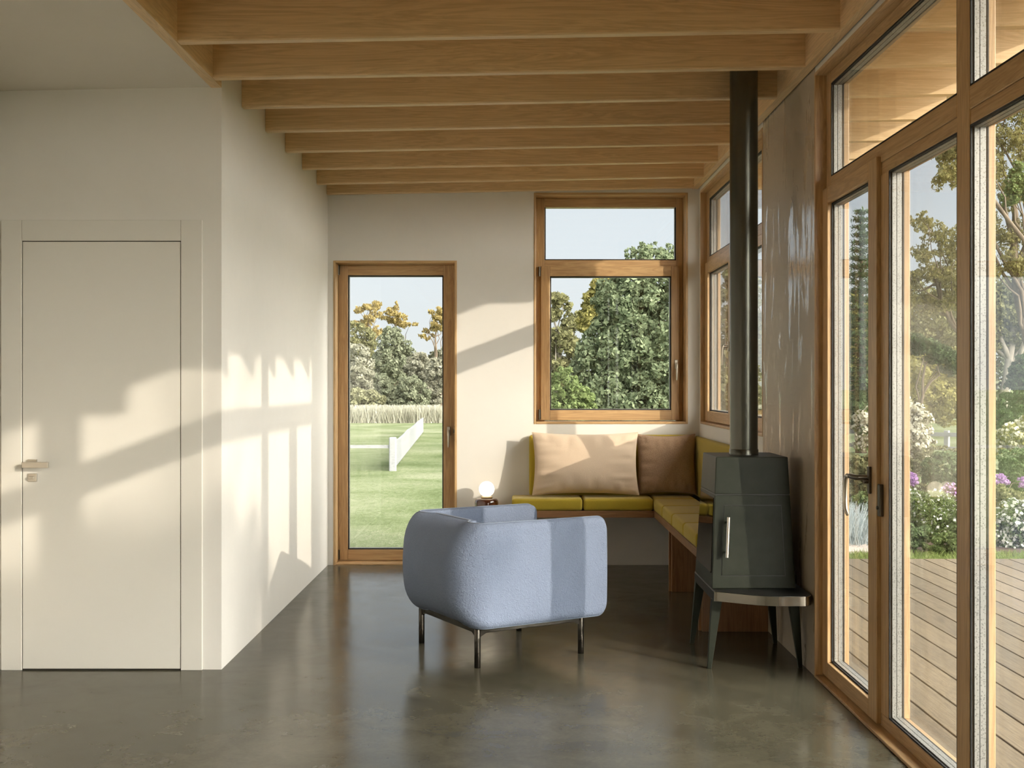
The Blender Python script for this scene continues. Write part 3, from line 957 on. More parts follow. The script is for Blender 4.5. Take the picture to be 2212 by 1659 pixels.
# platform with a bowed steel rim
def platform(grow=0.0):
    x0, x1, yb = 0.985-grow, 1.442+grow*0.3, 6.262
    pts = [(x0, yb), (x0, 5.640-grow)]
    n = 22
    for i in range(n+1):
        f = i/n
        x = lerp(x0+0.006, x1-0.055, f)
        y = 5.640 - 0.130*math.sin(min(1.0, f/0.75)*math.pi/2)**1.2 - grow
        pts.append((x, y))
    yr = pts[-1][1]
    for i in range(1, 9):
        a = math.pi/2*i/8
        pts.append((x1-0.055+0.055*math.sin(a), yr+0.08-0.08*math.cos(a)))
    pts.append((x1, yb))
    return pts
MB().prism(platform(-0.004), 0.340, 0.388).build('platform', BLACKIRON, stove, bevel=0.002)
pl = platform(0.0)
rimpts = pl[1:-1]
inner = platform(-0.004)[1:-1]
mb = MB()
mb.grid([[(*p, 0.342), (*p, 0.386), (*q, 0.386), (*q, 0.342)] for p, q in zip(rimpts, inner)], close_v=True)
mb.build('rim', RIM, stove, smooth='angle')
mb = MB(); mb.box(0.987, 1.0, 5.66, 6.26, 0.335, 0.384)
mb.build('side_rail', BLACKIRON, stove, bevel=0.002)
def leg(xt, yt, xb, yb, dx, dy):
    wt, wb = 0.052, 0.021
    zt = 0.342
    def q(x, y, w, z): 
        xs = (x, x+dx*w); ys = (y, y+dy*w*0.8)
        return [(min(xs), min(ys), z), (max(xs), min(ys), z), (max(xs), max(ys), z), (min(xs), max(ys), z)]
    return MB().hexa(q(xb, yb, wb, 0.0) + q(xt, yt, wt, zt))
for a in ((0.985, 5.700, 0.960, 5.690, 1, 1), (0.985, 6.245, 0.960, 6.250, 1, -1), (1.410, 5.680, 1.430, 5.690, -1, 1), (1.410, 6.245, 1.430, 6.250, -1, -1)):
    leg(*a).build('leg', IRON, stove, bevel=0.003)
m, nt, b = new_mat('flue_metal')
b.inputs['Base Color'].default_value = (0.105, 0.105, 0.088, 1); b.inputs['Metallic'].default_value = 0.85; b.inputs['Roughness'].default_value = 0.27
MB().lathe([(0.0715, 1.034), (0.0715, 3.13)], 1.196, 5.972, 64).build('flue', m, stove, smooth='angle')
MB().lathe([(0.0745, 1.036), (0.0745, 1.062), (0.0715, 1.066)], 1.196, 5.972, 64).build('flue_collar', m, stove, smooth='angle')
# ------------------------------------------------------------------ ground outside
GZ = -0.15
m, nt, b = new_mat('lawn')
v = coords(nt)
n1 = noise(nt, v, 0.35, 5, 0.6, 0.5); n2 = noise(nt, coords(nt, (1, 0.45, 1)), 14, 6, 0.8)
f = math_node(nt, 'ADD', math_node(nt, 'MULTIPLY', n1, 0.6), math_node(nt, 'MULTIPLY', n2, 0.4))
nt.links.new(ramp(nt, f, [(0.38, (0.085, 0.115, 0.042)), (0.5, (0.155, 0.185, 0.092)), (0.62, (0.250, 0.265, 0.170))]), b.inputs['Base Color'])
b.inputs['Roughness'].default_value = 0.95; b.inputs['Specular IOR Level'].default_value = 0.1
bump(nt, b, n2, 0.8, 0.05)
struct(MB().box(-160, 200, -60, 300, GZ-0.5, GZ).build('lawn', m), 'wide mown lawn around the house', 'lawn')
mb = MB()
x = 1.62
while x < 9.0:
    mb.box(x, x+0.162, -4.0, 9.40, -0.055, -0.02); x += 0.1725
struct(mb.build('terrace_deck', DECKM, None, bevel=0.002), 'timber terrace deck of boards running away from the viewer', 'deck')
struct(MB().box(1.60, 9.0, -4.0, 9.39, GZ-0.02, -0.075).build('terrace_base', plain('deck_void', (0.03, 0.025, 0.02), 0.9)), 'dark framing under the terrace boards', 'deck')
# ------------------------------------------------------------------ planting
def at(px, py, Y):
    """point of the garden at distance Y that the photograph shows at px, py"""
    return np.array([(px-1106)*Y/2500.0, Y, CAM_H-(py-829.5)*Y/2500.0])

def leaf_mat(name, dark, light, trans=0.30):
    m = bpy.data.materials.new(name); m.use_nodes = True
    nt = m.node_tree; nt.nodes.clear()
    out = nt.nodes.new('ShaderNodeOutputMaterial')
    geo = nt.nodes.new('ShaderNodeNewGeometry')
    c = ramp(nt, geo.outputs['Random Per Island'], [(0.0, dark), (1.0, light)])
    d = nt.nodes.new('ShaderNodeBsdfDiffuse'); t = nt.nodes.new('ShaderNodeBsdfTranslucent')
    nt.links.new(c, d.inputs[0]); nt.links.new(c, t.inputs[0])
    mx = nt.nodes.new('ShaderNodeMixShader'); mx.inputs[0].default_value = trans
    nt.links.new(d.outputs[0], mx.inputs[1]); nt.links.new(t.outputs[0], mx.inputs[2])
    nt.links.new(mx.outputs[0], out.inputs[0])
    return m

def quads_mesh(name, V):
    """V: (n, 4, 3) corners"""
    n = len(V)
    me = bpy.data.meshes.new(name)
    me.vertices.add(n*4); me.vertices.foreach_set('co', V.reshape(-1).astype(np.float32))
    me.loops.add(n*4); me.loops.foreach_set('vertex_index', np.arange(n*4, dtype=np.int32))
    me.polygons.add(n); me.polygons.foreach_set('loop_start', np.arange(0, n*4, 4, dtype=np.int32))
    me.polygons.foreach_set('loop_total', np.full(n, 4, dtype=np.int32))
    me.update(calc_edges=True)
    return me

def unit(v):
    return v/np.maximum(1e-9, np.linalg.norm(v, axis=-1, keepdims=True))

def leaf_quads(P, N, size, aspect, rng, jitter=0.8, droop=0.0):
    n = len(P)
    nn = unit(N + jitter*rng.normal(size=(n, 3)))
    r = rng.normal(size=(n, 3)); r[:, 2] -= droop*3
    t = unit(r - (r*nn).sum(1, keepdims=True)*nn)
    b = np.cross(nn, t)
    s = size*(0.6 + 0.8*rng.rand(n, 1))
    L, W = t*s*0.5, b*s*0.5*aspect
    V = np.stack([P-L, P+W-L*0.15, P+L, P-W-L*0.15], 1)
    return V

def crown_points(crowns, n, rng, clump=0.28, per=70, flat=0.75, fill=0.25):
    """leaves gathered in clumps over the surface of ellipsoids: crowns = [(centre, radii)]"""
    A = np.array([c[1][0]*c[1][2] + c[1][0]*c[1][1] for c in crowns]); A = A/A.sum()
    Ps, Ns = [], []
    for (c, r), w in zip(crowns, A):
        c = np.array(c, float); r = np.array(r, float)
        k = max(3, int(n*w/per))
        d = unit(rng.normal(size=(k, 3)))
        rad = np.where(rng.rand(k, 1) < fill, rng.uniform(0.3, 0.9, (k, 1)), rng.uniform(0.88, 1.03, (k, 1)))
        cc = c + d*r*rad
        cr = clump*np.mean(r)*rng.uniform(0.6, 1.25, (k, 1))
        e = unit(rng.normal(size=(k, per, 3)) + 0.75*d[:, None, :] + np.array([0, 0, 0.25]))
        p = cc[:, None, :] + e*cr[:, None, :]*np.array([1, 1, flat])*rng.uniform(0.72, 1.0, (k, per, 1))
        Ps.append(p.reshape(-1, 3)); Ns.append(e.reshape(-1, 3))
    return np.concatenate(Ps), np.concatenate(Ns)

BARK = None
def bark_mat(name, c0, c1):
    m, nt, b = new_mat(name)
    n1 = noise(nt, coords(nt, (3, 3, 0.8)), 3, 5, 0.65)
    nt.links.new(ramp(nt, n1, [(0.3, c0), (0.7, c1)]), b.inputs['Base Color'])
    b.inputs['Roughness'].default_value = 0.9
    bump(nt, b, n1, 0.5, 0.03)
    return m
BARK = bark_mat('brown_bark', (0.07, 0.05, 0.035), (0.17, 0.13, 0.09))
PALEBARK = bark_mat('pale_bark', (0.17, 0.15, 0.12), (0.30, 0.27, 0.23))

def wiggle(p0, p1, rng, amp, k=6):
    p0, p1 = np.array(p0, float), np.array(p1, float)
    L = np.linalg.norm(p1-p0)
    pts = []
    off = np.zeros(3)
    for i in range(k+1):
        f = i/k
        pts.append(p0+(p1-p0)*f + off*math.sin(math.pi*f))
        off = off + rng.normal(size=3)*amp*L
    return pts

def plant(name, label, cat, base, crowns, mat, n, leaf, seed, group=None, aspect=0.55, clump=0.28, per=70, trunks=None, trunk_r=0.08, bark=None,
          branches=True, branch_every=1, droop=0.0, flat=0.75, jitter=0.8, fill=0.25, flowers=None):
    rng = np.random.RandomState(seed)
    root = tag(empty(name, tuple(float(q) for q in base)), label, cat, group)
    P, N = crown_points(crowns, n, rng, clump, per, flat, fill)
    ok = P[:, 2] > GZ+0.01
    link('foliage', quads_mesh('foliage', leaf_quads(P[ok], N[ok], leaf, aspect, rng, jitter, droop)), mat, root)
    if flowers:
        fm, share, fs = flowers
        top = ok & (rng.rand(len(P)) < share) & (N[:, 2] > -0.3)
        Q = P[top] + N[top]*leaf*0.4
        link('blossom', quads_mesh('blossom', leaf_quads(Q, N[top], fs, 1.0, rng, 0.4)), fm, root)
    if trunks is not False:
        mb = MB()
        b0 = np.array([base[0], base[1], GZ-0.05])
        mids = [np.array(c[0], float) for c in crowns]
        top = np.mean(mids, 0)
        if trunks: b0 = np.array(trunks, float)
        pts = wiggle(b0, top, rng, 0.02)
        mb.tube(pts, [trunk_r*(1-0.6*i/(len(pts)-1)) for i in range(len(pts))], 9)
        if branches:
            for ci, c in enumerate(mids):
                if ci % branch_every: continue
                s = pts[rng.randint(2, len(pts)-1)]
                q = wiggle(s, c, rng, 0.05)
                mb.tube(q, [trunk_r*(0.5 if branch_every == 1 else 0.36)*(1-0.8*i/(len(q)-1)) for i in range(len(q))], 7)
        mb.build('trunk', bark or BARK, root, smooth=True)
    return root

def cloud(centre, spread, r0, k, rng, squash=1.0):
    """k ellipsoids scattered about a centre"""
    centre = np.array(centre, float); spread = np.array(spread, float)
    out = []
    for _ in range(k):
        d = unit(rng.normal(size=3))*rng.rand()**0.5
        r = r0*rng.uniform(0.75, 1.25)
        out.append((centre + d*spread, (r, r, r*squash)))
    return out

def wispy(pts, Y, seed, k=7, s=0.72):
    """break each bough into small separate sprays of leaves"""
    r = np.random.RandomState(seed)
    out = []
    for a, b, w, h in pts:
        for _ in range(k):
            out.append(ell(a+r.normal()*w*0.62, b+r.normal()*h*0.62, Y+r.uniform(-0.5, 0.5), s*w*r.uniform(0.5, 1.2), s*h*r.uniform(0.5, 1.2)))
    return out
R0 = np.random.RandomState(11)
M_GREY = leaf_mat('hazed_grey_green_leaves', (0.12, 0.135, 0.09), (0.27, 0.29, 0.20))  # haze over the far trees put into the leaf colour
M_GREY2 = leaf_mat('hazed_soft_grey_leaves', (0.20, 0.20, 0.15), (0.36, 0.355, 0.28))  # paler still, the same haze in the colour
M_OLIVE = leaf_mat('olive_leaves', (0.115, 0.12, 0.06), (0.25, 0.245, 0.125))
M_GOLD = leaf_mat('golden_leaves', (0.24, 0.185, 0.075), (0.44, 0.36, 0.16), 0.4)
M_GREEN = leaf_mat('green_leaves', (0.075, 0.11, 0.05), (0.20, 0.26, 0.13))
M_FRESH = leaf_mat('fresh_green_leaves', (0.095, 0.135, 0.048), (0.235, 0.29, 0.125), 0.35)
M_DARK = leaf_mat('dark_evergreen_leaves', (0.040, 0.065, 0.032), (0.105, 0.15, 0.07))
M_YEL = leaf_mat('yellow_green_leaves', (0.22, 0.215, 0.075), (0.42, 0.385, 0.15), 0.45)
M_GOLDOLIVE = leaf_mat('gold_olive_leaves', (0.13, 0.125, 0.05), (0.33, 0.30, 0.13), 0.45)
M_HEDGE = leaf_mat('hedge_leaves', (0.17, 0.175, 0.10), (0.34, 0.34, 0.21))
M_WOODS = leaf_mat('woodland_leaves', (0.065, 0.070, 0.045), (0.155, 0.155, 0.10))
M_BIG = leaf_mat('broad_green_leaves', (0.095, 0.125, 0.070), (0.26, 0.305, 0.185))
M_WHITE = leaf_mat('white_petals', (0.45, 0.45, 0.41), (0.68, 0.68, 0.66), 0.3)
M_CREAM = leaf_mat('cream_petals', (0.36, 0.34, 0.25), (0.58, 0.56, 0.46), 0.3)
M_PURPLE = leaf_mat('purple_petals', (0.26, 0.13, 0.33), (0.52, 0.34, 0.58), 0.3)
M_RED = leaf_mat('wine_red_leaves', (0.11, 0.03, 0.045), (0.30, 0.12, 0.14), 0.3)
M_BLUEGREY = leaf_mat('blue_grey_blades', (0.26, 0.31, 0.32), (0.50, 0.56, 0.58), 0.3)
M_STRAW = leaf_mat('straw_blades', (0.32, 0.31, 0.245), (0.54, 0.53, 0.44), 0.4)
M_BLADE = leaf_mat('grass_blades', (0.12, 0.17, 0.045), (0.29, 0.34, 0.13), 0.4)

def grass_blades(name, mat, n, x0, x1, y0, y1, z0, h, w, seed, label, cat, lean=0.35, zfun=None):
    rng = np.random.RandomState(seed)
    P = np.stack([rng.uniform(x0, x1, n), rng.uniform(y0, y1, n), np.full(n, z0)], 1)
    a = rng.uniform(0, 2*math.pi, n)
    side = np.stack([np.cos(a), np.sin(a), np.zeros(n)], 1)*w*0.5
    tip = rng.normal(size=(n, 3))*lean; tip[:, 2] = 1
    tip = tip*(h*(0.42+0.75*rng.rand(n, 1)**1.3))
    V = np.stack([P-side, P+side, P+side*0.25+tip, P-side*0.25+tip], 1)
    o = link(name, quads_mesh(name, V), mat)
    return tag(o, label, cat, None, 'stuff')

def ell(px, py, Y, wpx, hpx, dy=None):
    """ellipsoid seen at px, py with the given half sizes in pixels"""
    c = at(px, py, Y); s = Y/2500.0
    return (c, (wpx*s, (dy if dy is not None else wpx*s), hpx*s))

def base_of(c): return (c[0], c[1], GZ)

# --- beyond the tall window: meadow grass, hedge and trees
g1 = 'trees and bushes beyond the lawn'
grass_blades('meadow_grass', M_STRAW, 16000, -9.5, -2.75, 45.8, 47.8, GZ, 0.62, 0.045, 5, 'strip of tall pale meadow grass at the far edge of the lawn', 'grass', 0.22)
def tree_a(px, py, Y, w, h, mat, n, leaf, seed, label, name='tree', cat='tree', extra=(), **kw):
    cr = [ell(px, py, Y, w, h)] + [ell(*e) for e in extra]
    c = cr[0][0]
    return plant(name, label, cat, base_of(c), cr, mat, n, leaf, seed, g1, **kw)
tree_a(784, 873, 50, 40, 30, M_HEDGE, 9000, 0.13, 21, 'flat-topped clipped bush standing above the pale meadow grass', 'bush', 'bush', extra=((760, 868, 50, 26, 26), (808, 872, 50, 22, 26)), clump=0.25)
tree_a(770, 800, 57, 30, 54, M_GREY2, 11000, 0.17, 22, 'soft pinkish grey round tree at the left edge of the tall window', extra=((752, 830, 57, 30, 40), (790, 850, 57, 22, 40)))
tree_a(832, 858, 52, 20, 42, M_GREY, 8000, 0.14, 23, 'narrow pale green tree right of the clipped bush', extra=((829, 825, 52, 12, 22), (842, 880, 52, 16, 26)), clump=0.35)
tree_a(852, 770, 62, 36, 50, M_GREY, 15000, 0.17, 24, 'big domed grey-green tree in the middle of the tall window', extra=((848, 735, 62, 22, 28), (868, 800, 62, 34, 46), (828, 800, 62, 24, 44)))
tree_a(905, 800, 53, 28, 34, M_GREY2, 11000, 0.14, 25, 'rounded silvery tree behind the fence end, upper of two', extra=((915, 830, 53, 26, 36), (888, 815, 53, 16, 24)), clump=0.25)
tree_a(890, 860, 50, 34, 40, M_GREY, 14000, 0.14, 26, 'bushy grey-green tree drooping to the grass just left of the fence end', extra=((872, 880, 50, 20, 32), (905, 890, 50, 22, 34), (883, 832, 50, 22, 22)), clump=0.25)
tree_a(950, 820, 51, 24, 46, M_GREY2, 10000, 0.15, 27, 'rounded tree at the right edge of the tall window with clear dark trunk', extra=((945, 850, 51, 18, 30), (968, 800, 51, 22, 46)), trunk_r=0.16)
tree_a(775, 740, 66, 30, 46, M_OLIVE, 9000, 0.18, 28, 'brownish open tree at the upper left of the tall window', extra=((760, 770, 66, 28, 50), (800, 780, 66, 24, 60)))
def gold_tree(px, py, Y, pts, seed, label):
    rng = np.random.RandomState(seed)
    cr = []
    for a, b, w, h in pts:
        for _ in range(8):
            cr.append(ell(a+rng.normal()*w*0.7, b+rng.normal()*h*0.7, Y+rng.uniform(-0.8, 0.8), rng.uniform(0.3, 0.62)*w, rng.uniform(0.28, 0.55)*h))
    return plant('tall_tree', label, 'tree', base_of(at(px, py, Y)), cr, M_GOLD, 3600, 0.17, seed, g1, branch_every=6, clump=0.7, per=7, fill=0.6, trunk_r=0.10, bark=BARK, droop=0.5)
gold_tree(792, 700, 70, [(778, 672, 11, 6), (800, 668, 14, 8), (812, 676, 8, 6), (795, 690, 16, 8), (785, 704, 12, 8), (808, 715, 12, 10)], 31, 'thin golden-leaved tree rising over the trees at the left of the tall window')
gold_tree(856, 690, 73, [(857, 660, 5, 8), (855, 676, 12, 8), (864, 690, 14, 9), (838, 690, 14, 8), (878, 702, 9, 8), (828, 720, 12, 12)], 32, 'golden-topped tree rising behind the big domed tree')
gold_tree(945, 700, 70, [(952, 675, 12, 8), (940, 690, 12, 8), (948, 706, 14, 9), (922, 722, 10, 9), (960, 690, 14, 14)], 33, 'golden-topped tree at the right of the tall window')
# the wood that closes the view, from left to right
rng = np.random.RandomState(77)
names = ['at the left edge', 'second from the left', 'third from the left', 'fourth from the left', 'fifth from the left', 'behind the square window', 'right of the square window', 'behind the flue', 'at the pier']
for i, (px, top, w) in enumerate([(720, 770, 55), (800, 765, 48), (880, 770, 46), (960, 765, 50), (1060, 760, 70), (1200, 720, 70), (1330, 740, 80), (1470, 700, 80), (1620, 690, 90)]):
    Y = 74
    cr = [ell(px+rng.uniform(-12, 12), top+55, Y, w, 60), ell(px-w*0.5, top+85, Y, w*0.7, 50), ell(px+w*0.5, top+85, Y, w*0.7, 50), ell(px, 890, Y, w*1.15, 45)]
    plant('woodland_tree', 'dull olive woodland tree closing the view beyond the back lawn, %s' % names[i], 'tree', base_of(at(px, 900, Y)), cr, M_WOODS, 7000, 0.26, 100+i, 'woodland beyond the lawn', trunk_r=0.2)

# picket fence running away over the lawn, and the low rail fence beside it
m, nt, b = new_mat('white_fence_paint')
n1 = noise(nt, coords(nt, (6, 6, 30)), 2, 4, 0.6)
nt.links.new(ramp(nt, n1, [(0.25, (0.17, 0.175, 0.185)), (0.5, (0.26, 0.265, 0.275))]), b.inputs['Base Color']); b.inputs['Roughness'].default_value = 0.6
WHITEP = m
fa, fb = np.array([-2.126, 20.6]), np.array([-2.84, 36.9])
fence = tag(empty('picket_fence', (fa[0], fa[1], GZ)), 'white wooden picket fence running away over the lawn outside the tall window', 'fence')
mb = MB(); L = np.linalg.norm(fb-fa); n = 92
dirv = (fb-fa)/L; nrm = np.array([-dirv[1], dirv[0]])
def fence_box(mb, s0, s1, o0, o1, z0, z1):
    q = [fa+dirv*s0+nrm*o0, fa+dirv*s1+nrm*o0, fa+dirv*s1+nrm*o1, fa+dirv*s0+nrm*o1]
    mb.hexa([(*p, z0) for p in q] + [(*p, z1) for p in q])
for i in range(n):
    s = 0.30 + (L-0.35)*i/(n-1)
    h = 0.50 + 0.022*math.cos(2*math.pi*s/5.8) - 0.03*s/L
    fence_box(mb, s, s+0.148, -0.012, 0.012, GZ+0.02, GZ+h)
mb.build('picket', WHITEP, fence, bevel=0.004)
mb = MB()
for z in (0.14, 0.40): fence_box(mb, 0.05, L, 0.012, 0.045, GZ+z, GZ+z+0.06)
mb.build('rail', WHITEP, fence)
for s in (0.0, 2.9, 5.8, 8.7, 11.6, L-0.1):
    mb = MB(); fence_box(mb, s, s+(0.13 if s == 0 else 0.09), -0.065 if s == 0 else 0.012, 0.065 if s == 0 else 0.09, GZ-0.1, GZ+(0.60 if s == 0 else 0.44)); mb.build('post', WHITEP, fence, bevel=0.02)
rail = tag(empty('rail_fence', (-4.0, 20.65, GZ)), 'low white single-rail fence joining the front post of the picket fence from the left', 'fence')
MB().box(-9.0, -2.19, 20.64, 20.68, 0.255, 0.310).build('rail', WHITEP, rail)
for x in (-8.9, -6.9, -4.95):
    MB().box(x, x+0.09, 20.62, 20.70, GZ-0.1, 0.36).build('post', WHITEP, rail, bevel=0.01)

# --- beyond the square window
c = at(1400, 760, 24)
rng = np.random.RandomState(5)
cr = [ell(1395, 700, 24, 95, 130), ell(1340, 800, 24, 90, 120), ell(1440, 790, 24, 105, 140), ell(1300, 850, 24, 75, 90), ell(1400, 590, 24, 55, 50), ell(1450, 620, 24, 60, 60), ell(1350, 660, 24, 70, 70), ell(1400, 900, 24, 120, 110)]
big = plant('leafy_tree', 'large bushy green tree filling the lower casement of the square window', 'tree', base_of(c), cr, M_BIG, 60000, 0.105, 41, None, clump=0.22, per=60, trunk_r=0.16, fill=0.2)
cr = [ell(1400+dx, 546+dy, 24.5, 4, 16) for dx, dy in ((-45, 8), (-28, 2), (-12, -6), (2, -2), (16, -6), (30, 4), (44, -2), (52, 6), (-2, 10), (22, 14), (40, 16), (-20, 14))]
P, N = crown_points(cr, 1500, np.random.RandomState(42), 0.9, 14, 0.75, 0.25)
link('shoots', quads_mesh('shoots', leaf_quads(P, N, 0.075, 0.55, np.random.RandomState(43), 0.8)), M_BIG, big)
cr = [ell(1300, 625, 30, 20, 26), ell(1285, 655, 30, 22, 28), ell(1270, 690, 30, 20, 26), ell(1310, 660, 30, 25, 40)]
plant('golden_tree', 'golden yellow tree showing over the left shoulder of the big green tree', 'tree', base_of(at(1295, 660, 30)), cr, M_YEL, 7000, 0.12, 43, None, clump=0.4, per=30)
rng = np.random.RandomState(8)
cr = [ell(1200, 645, 34, 22, 10), ell(1215, 660, 34, 16, 12), ell(1192, 680, 34, 18, 14), ell(1235, 700, 34, 20, 20), ell(1210, 735, 34, 30, 24), ell(1240, 770, 34, 22, 30), ell(1205, 800, 34, 30, 34)]
plant('thin_tree', 'thin olive tree with pale bare stems at the left of the square window', 'tree', base_of(at(1205, 880, 34)), cr, M_OLIVE, 7000, 0.13, 44, None, clump=0.5, per=24, fill=0.5, bark=PALEBARK, trunk_r=0.07)
cr = [ell(1195, 850, 20, 30, 40), ell(1225, 840, 20, 28, 44), ell(1250, 870, 20, 30, 36), ell(1210, 900, 20, 50, 40)]
plant('shrub', 'light green shrub in the lower left corner of the square window', 'shrub', base_of(at(1215, 900, 20)), cr, M_FRESH, 9000, 0.07, 45, None, clump=0.32, per=40, trunk_r=0.02)
# --- seen through the side window by the flue
cr = [ell(1545, 640, 17, 30, 30), ell(1570, 720, 17, 34, 50), ell(1540, 800, 17, 30, 50), ell(1640, 760, 17, 26, 60), ell(1630, 660, 17, 30, 34), ell(1600, 600, 17, 40, 24), ell(1600, 860, 17, 70, 40)]
plant('olive_tree', 'open olive-leaved tree behind the stove flue, through the side window', 'tree', base_of(at(1590, 880, 17)), cr, M_OLIVE, 9000, 0.075, 46, None, clump=0.5, per=30, fill=0.5, trunk_r=0.05)

# --- the garden beyond the terrace
m, nt, b = new_mat('mulch')
n1 = noise(nt, coords(nt), 22, 6, 0.75)
nt.links.new(ramp(nt, n1, [(0.3, (0.05, 0.032, 0.022)), (0.7, (0.19, 0.12, 0.085))]), b.inputs['Base Color']); b.inputs['Roughness'].default_value = 0.95
bump(nt, b, n1, 1.0, 0.05)
struct(MB().prism([(3.46, 12.9), (3.42, 10.62), (4.2, 10.35), (9.5, 10.3), (9.5, 16.5), (3.7, 16.5)], GZ-0.02, GZ+0.015).build('planting_bed', m), 'brown mulch bed along the garden path', 'planting bed')
m, nt, b = new_mat('paving')
v = coords(nt, (1.3, 1.3, 1.3), (0, 0, 0.5))
br = nt.nodes.new('ShaderNodeTexBrick'); br.inputs['Scale'].default_value = 2.2; br.inputs['Mortar Size'].default_value = 0.012
br.inputs['Color1'].default_value = (0.42, 0.36, 0.31, 1); br.inputs['Color2'].default_value = (0.50, 0.43, 0.38, 1); br.inputs['Mortar'].default_value = (0.25, 0.21, 0.18, 1)
nt.links.new(v, br.inputs['Vector'])
n1 = noise(nt, coords(nt), 7, 5, 0.6)
nt.links.new(mixc(nt, 0.35, br.outputs[0], ramp(nt, n1, [(0.3, (0.30, 0.25, 0.22)), (0.7, (0.60, 0.54, 0.48))])), b.inputs['Base Color']); b.inputs['Roughness'].default_value = 0.85
struct(MB().prism([(2.2, 10.55), (3.38, 10.60), (3.42, 12.6), (3.3, 18), (2.0, 18)], GZ-0.02, GZ+0.02).build('garden_path', m), 'stone garden path beyond the terrace', 'path')
grass_blades('lawn_edge', M_BLADE, 26000, 1.7, 8.5, 9.45, 10.50, GZ, 0.055, 0.010, 6, 'narrow strip of short grass between terrace and planting', 'grass', 0.5)

gb = 'shrubs and flowers in the garden bed'
def shrub(name, label, cat, crowns, mat, n, leaf, seed, **kw):
    kw.setdefault('trunk_r', 0.012)
    return plant(name, label, cat, base_of(crowns[0][0]), crowns, mat, n, leaf, seed, gb, **kw)
# first pane
shrub('shrub', 'dense dark green shrub beside the path, seen through the terrace door', 'shrub', [ell(1895, 1112, 11.4, 32, 36), ell(1878, 1100, 11.4, 20, 22), ell(1910, 1130, 11.4, 30, 26), ell(1886, 1136, 11.4, 20, 20)], M_GREEN, 9000, 0.035, 51, clump=0.3)
shrub('shrub', 'low bright green shrub behind the dense shrub by the path', 'shrub', [ell(1875, 1088, 12.4, 30, 20), ell(1850, 1100, 12.4, 16, 16), ell(1895, 1075, 12.4, 24, 20)], M_FRESH, 5000, 0.035, 52, clump=0.35)
shrub('shrub', 'loose olive shrub under the white-flowered tree', 'shrub', [ell(1850, 1025, 14.5, 40, 36), ell(1890, 1040, 14.5, 36, 36), ell(1840, 1060, 14.5, 30, 26), ell(1900, 1010, 14.5, 30, 30)], M_OLIVE, 9000, 0.05, 53, clump=0.4)
rng = np.random.RandomState(9)
c = at(1826, 1085, 11.2)
P = c + np.stack([rng.normal(0, 0.09, 700), rng.normal(0, 0.1, 700), np.full(700, GZ-c[2])], 1)
tip = rng.normal(size=(700, 3))*0.10; tip[:, 2] = rng.uniform(0.2, 0.42, 700)
s_ = np.stack([np.full(700, 0.005), np.zeros(700), np.zeros(700)], 1)
r = tag(empty('ornamental_grass', base_of(c)), 'blue-grey ornamental grass tuft at the left of the terrace door view', 'grass', gb)
link('foliage', quads_mesh('foliage', np.stack([P-s_, P+s_, P+s_*0.2+tip, P-s_*0.2+tip], 1)), M_BLUEGREY, r)
shrub('flowering_tree', 'small white-blossomed tree behind the terrace door handle', 'tree', [ell(1872, 905, 14, 18, 14), ell(1885, 890, 14, 10, 10), ell(1858, 915, 14, 12, 10), ell(1875, 940, 14, 20, 16), ell(1862, 960, 14, 14, 12), ell(1888, 925, 14, 14, 16), ell(1852, 925, 14, 8, 8)], M_FRESH, 1800, 0.045, 54, clump=0.6, per=16, trunks=tuple(at(1880, 1000, 14)), trunk_r=0.016, flowers=(M_CREAM, 0.75, 0.042))
shrub('shrub', 'dark green shrub under the conifer', 'shrub', [ell(1880, 860, 24, 26, 40), ell(1860, 895, 24, 30, 26), ell(1900, 880, 24, 24, 36)], M_DARK, 8000, 0.09, 55, clump=0.35)
# second pane
shrub('shrub', 'pale blossom-covered shrub at the left of the middle pane', 'shrub', [ell(1965, 960, 16.5, 34, 50), ell(1985, 920, 16.5, 22, 40), ell(1955, 900, 16.5, 20, 40), ell(1995, 965, 16.5, 18, 32), ell(1950, 990, 16.5, 30, 50)], M_OLIVE, 7000, 0.05, 56, clump=0.4, per=30, flowers=(M_CREAM, 0.6, 0.05))
shrub('clipped_hedge', 'clipped rounded hedge standing behind the topiary ball', 'hedge', [ell(2030, 1040, 15.5, 70, 74), ell(1990, 1050, 15.5, 36, 62)], M_OLIVE, 16000, 0.035, 57, clump=0.10, per=40, fill=0.05, jitter=0.6)
shrub('topiary_ball', 'clipped round topiary ball in the middle pane', 'shrub', [ell(2048, 1020, 13.4, 54, 44)], M_GREEN, 14000, 0.030, 58, clump=0.10, per=40, fill=0.05, jitter=0.6)
shrub('flowers', 'violet flower heads at the left of the middle pane', 'flowers', [ell(1958, 1034, 12.6, 18, 12), ell(1972, 1038, 12.6, 10, 9)], M_PURPLE, 1500, 0.025, 59, clump=0.5, per=20)
shrub('shrub', 'wine-red shrub at the right of the middle pane', 'shrub', [ell(2062, 1080, 12.2, 20, 24), ell(2052, 1060, 12.2, 14, 14), ell(2080, 1090, 12.2, 18, 20)], M_RED, 4000, 0.03, 60, clump=0.4, flowers=(M_PURPLE, 0.15, 0.025))
shrub('flowering_shrub', 'green wispy shrub dotted with small white flowers in the middle pane', 'shrub', [ell(2010, 1105, 11.5, 50, 34), ell(1970, 1095, 11.5, 36, 30), ell(2050, 1115, 11.5, 36, 34), ell(2020, 1140, 11.5, 50, 26)], M_FRESH, 14000, 0.05, 61, clump=0.45, per=40, aspect=0.16, fill=0.4, flowers=(M_WHITE, 0.07, 0.026))
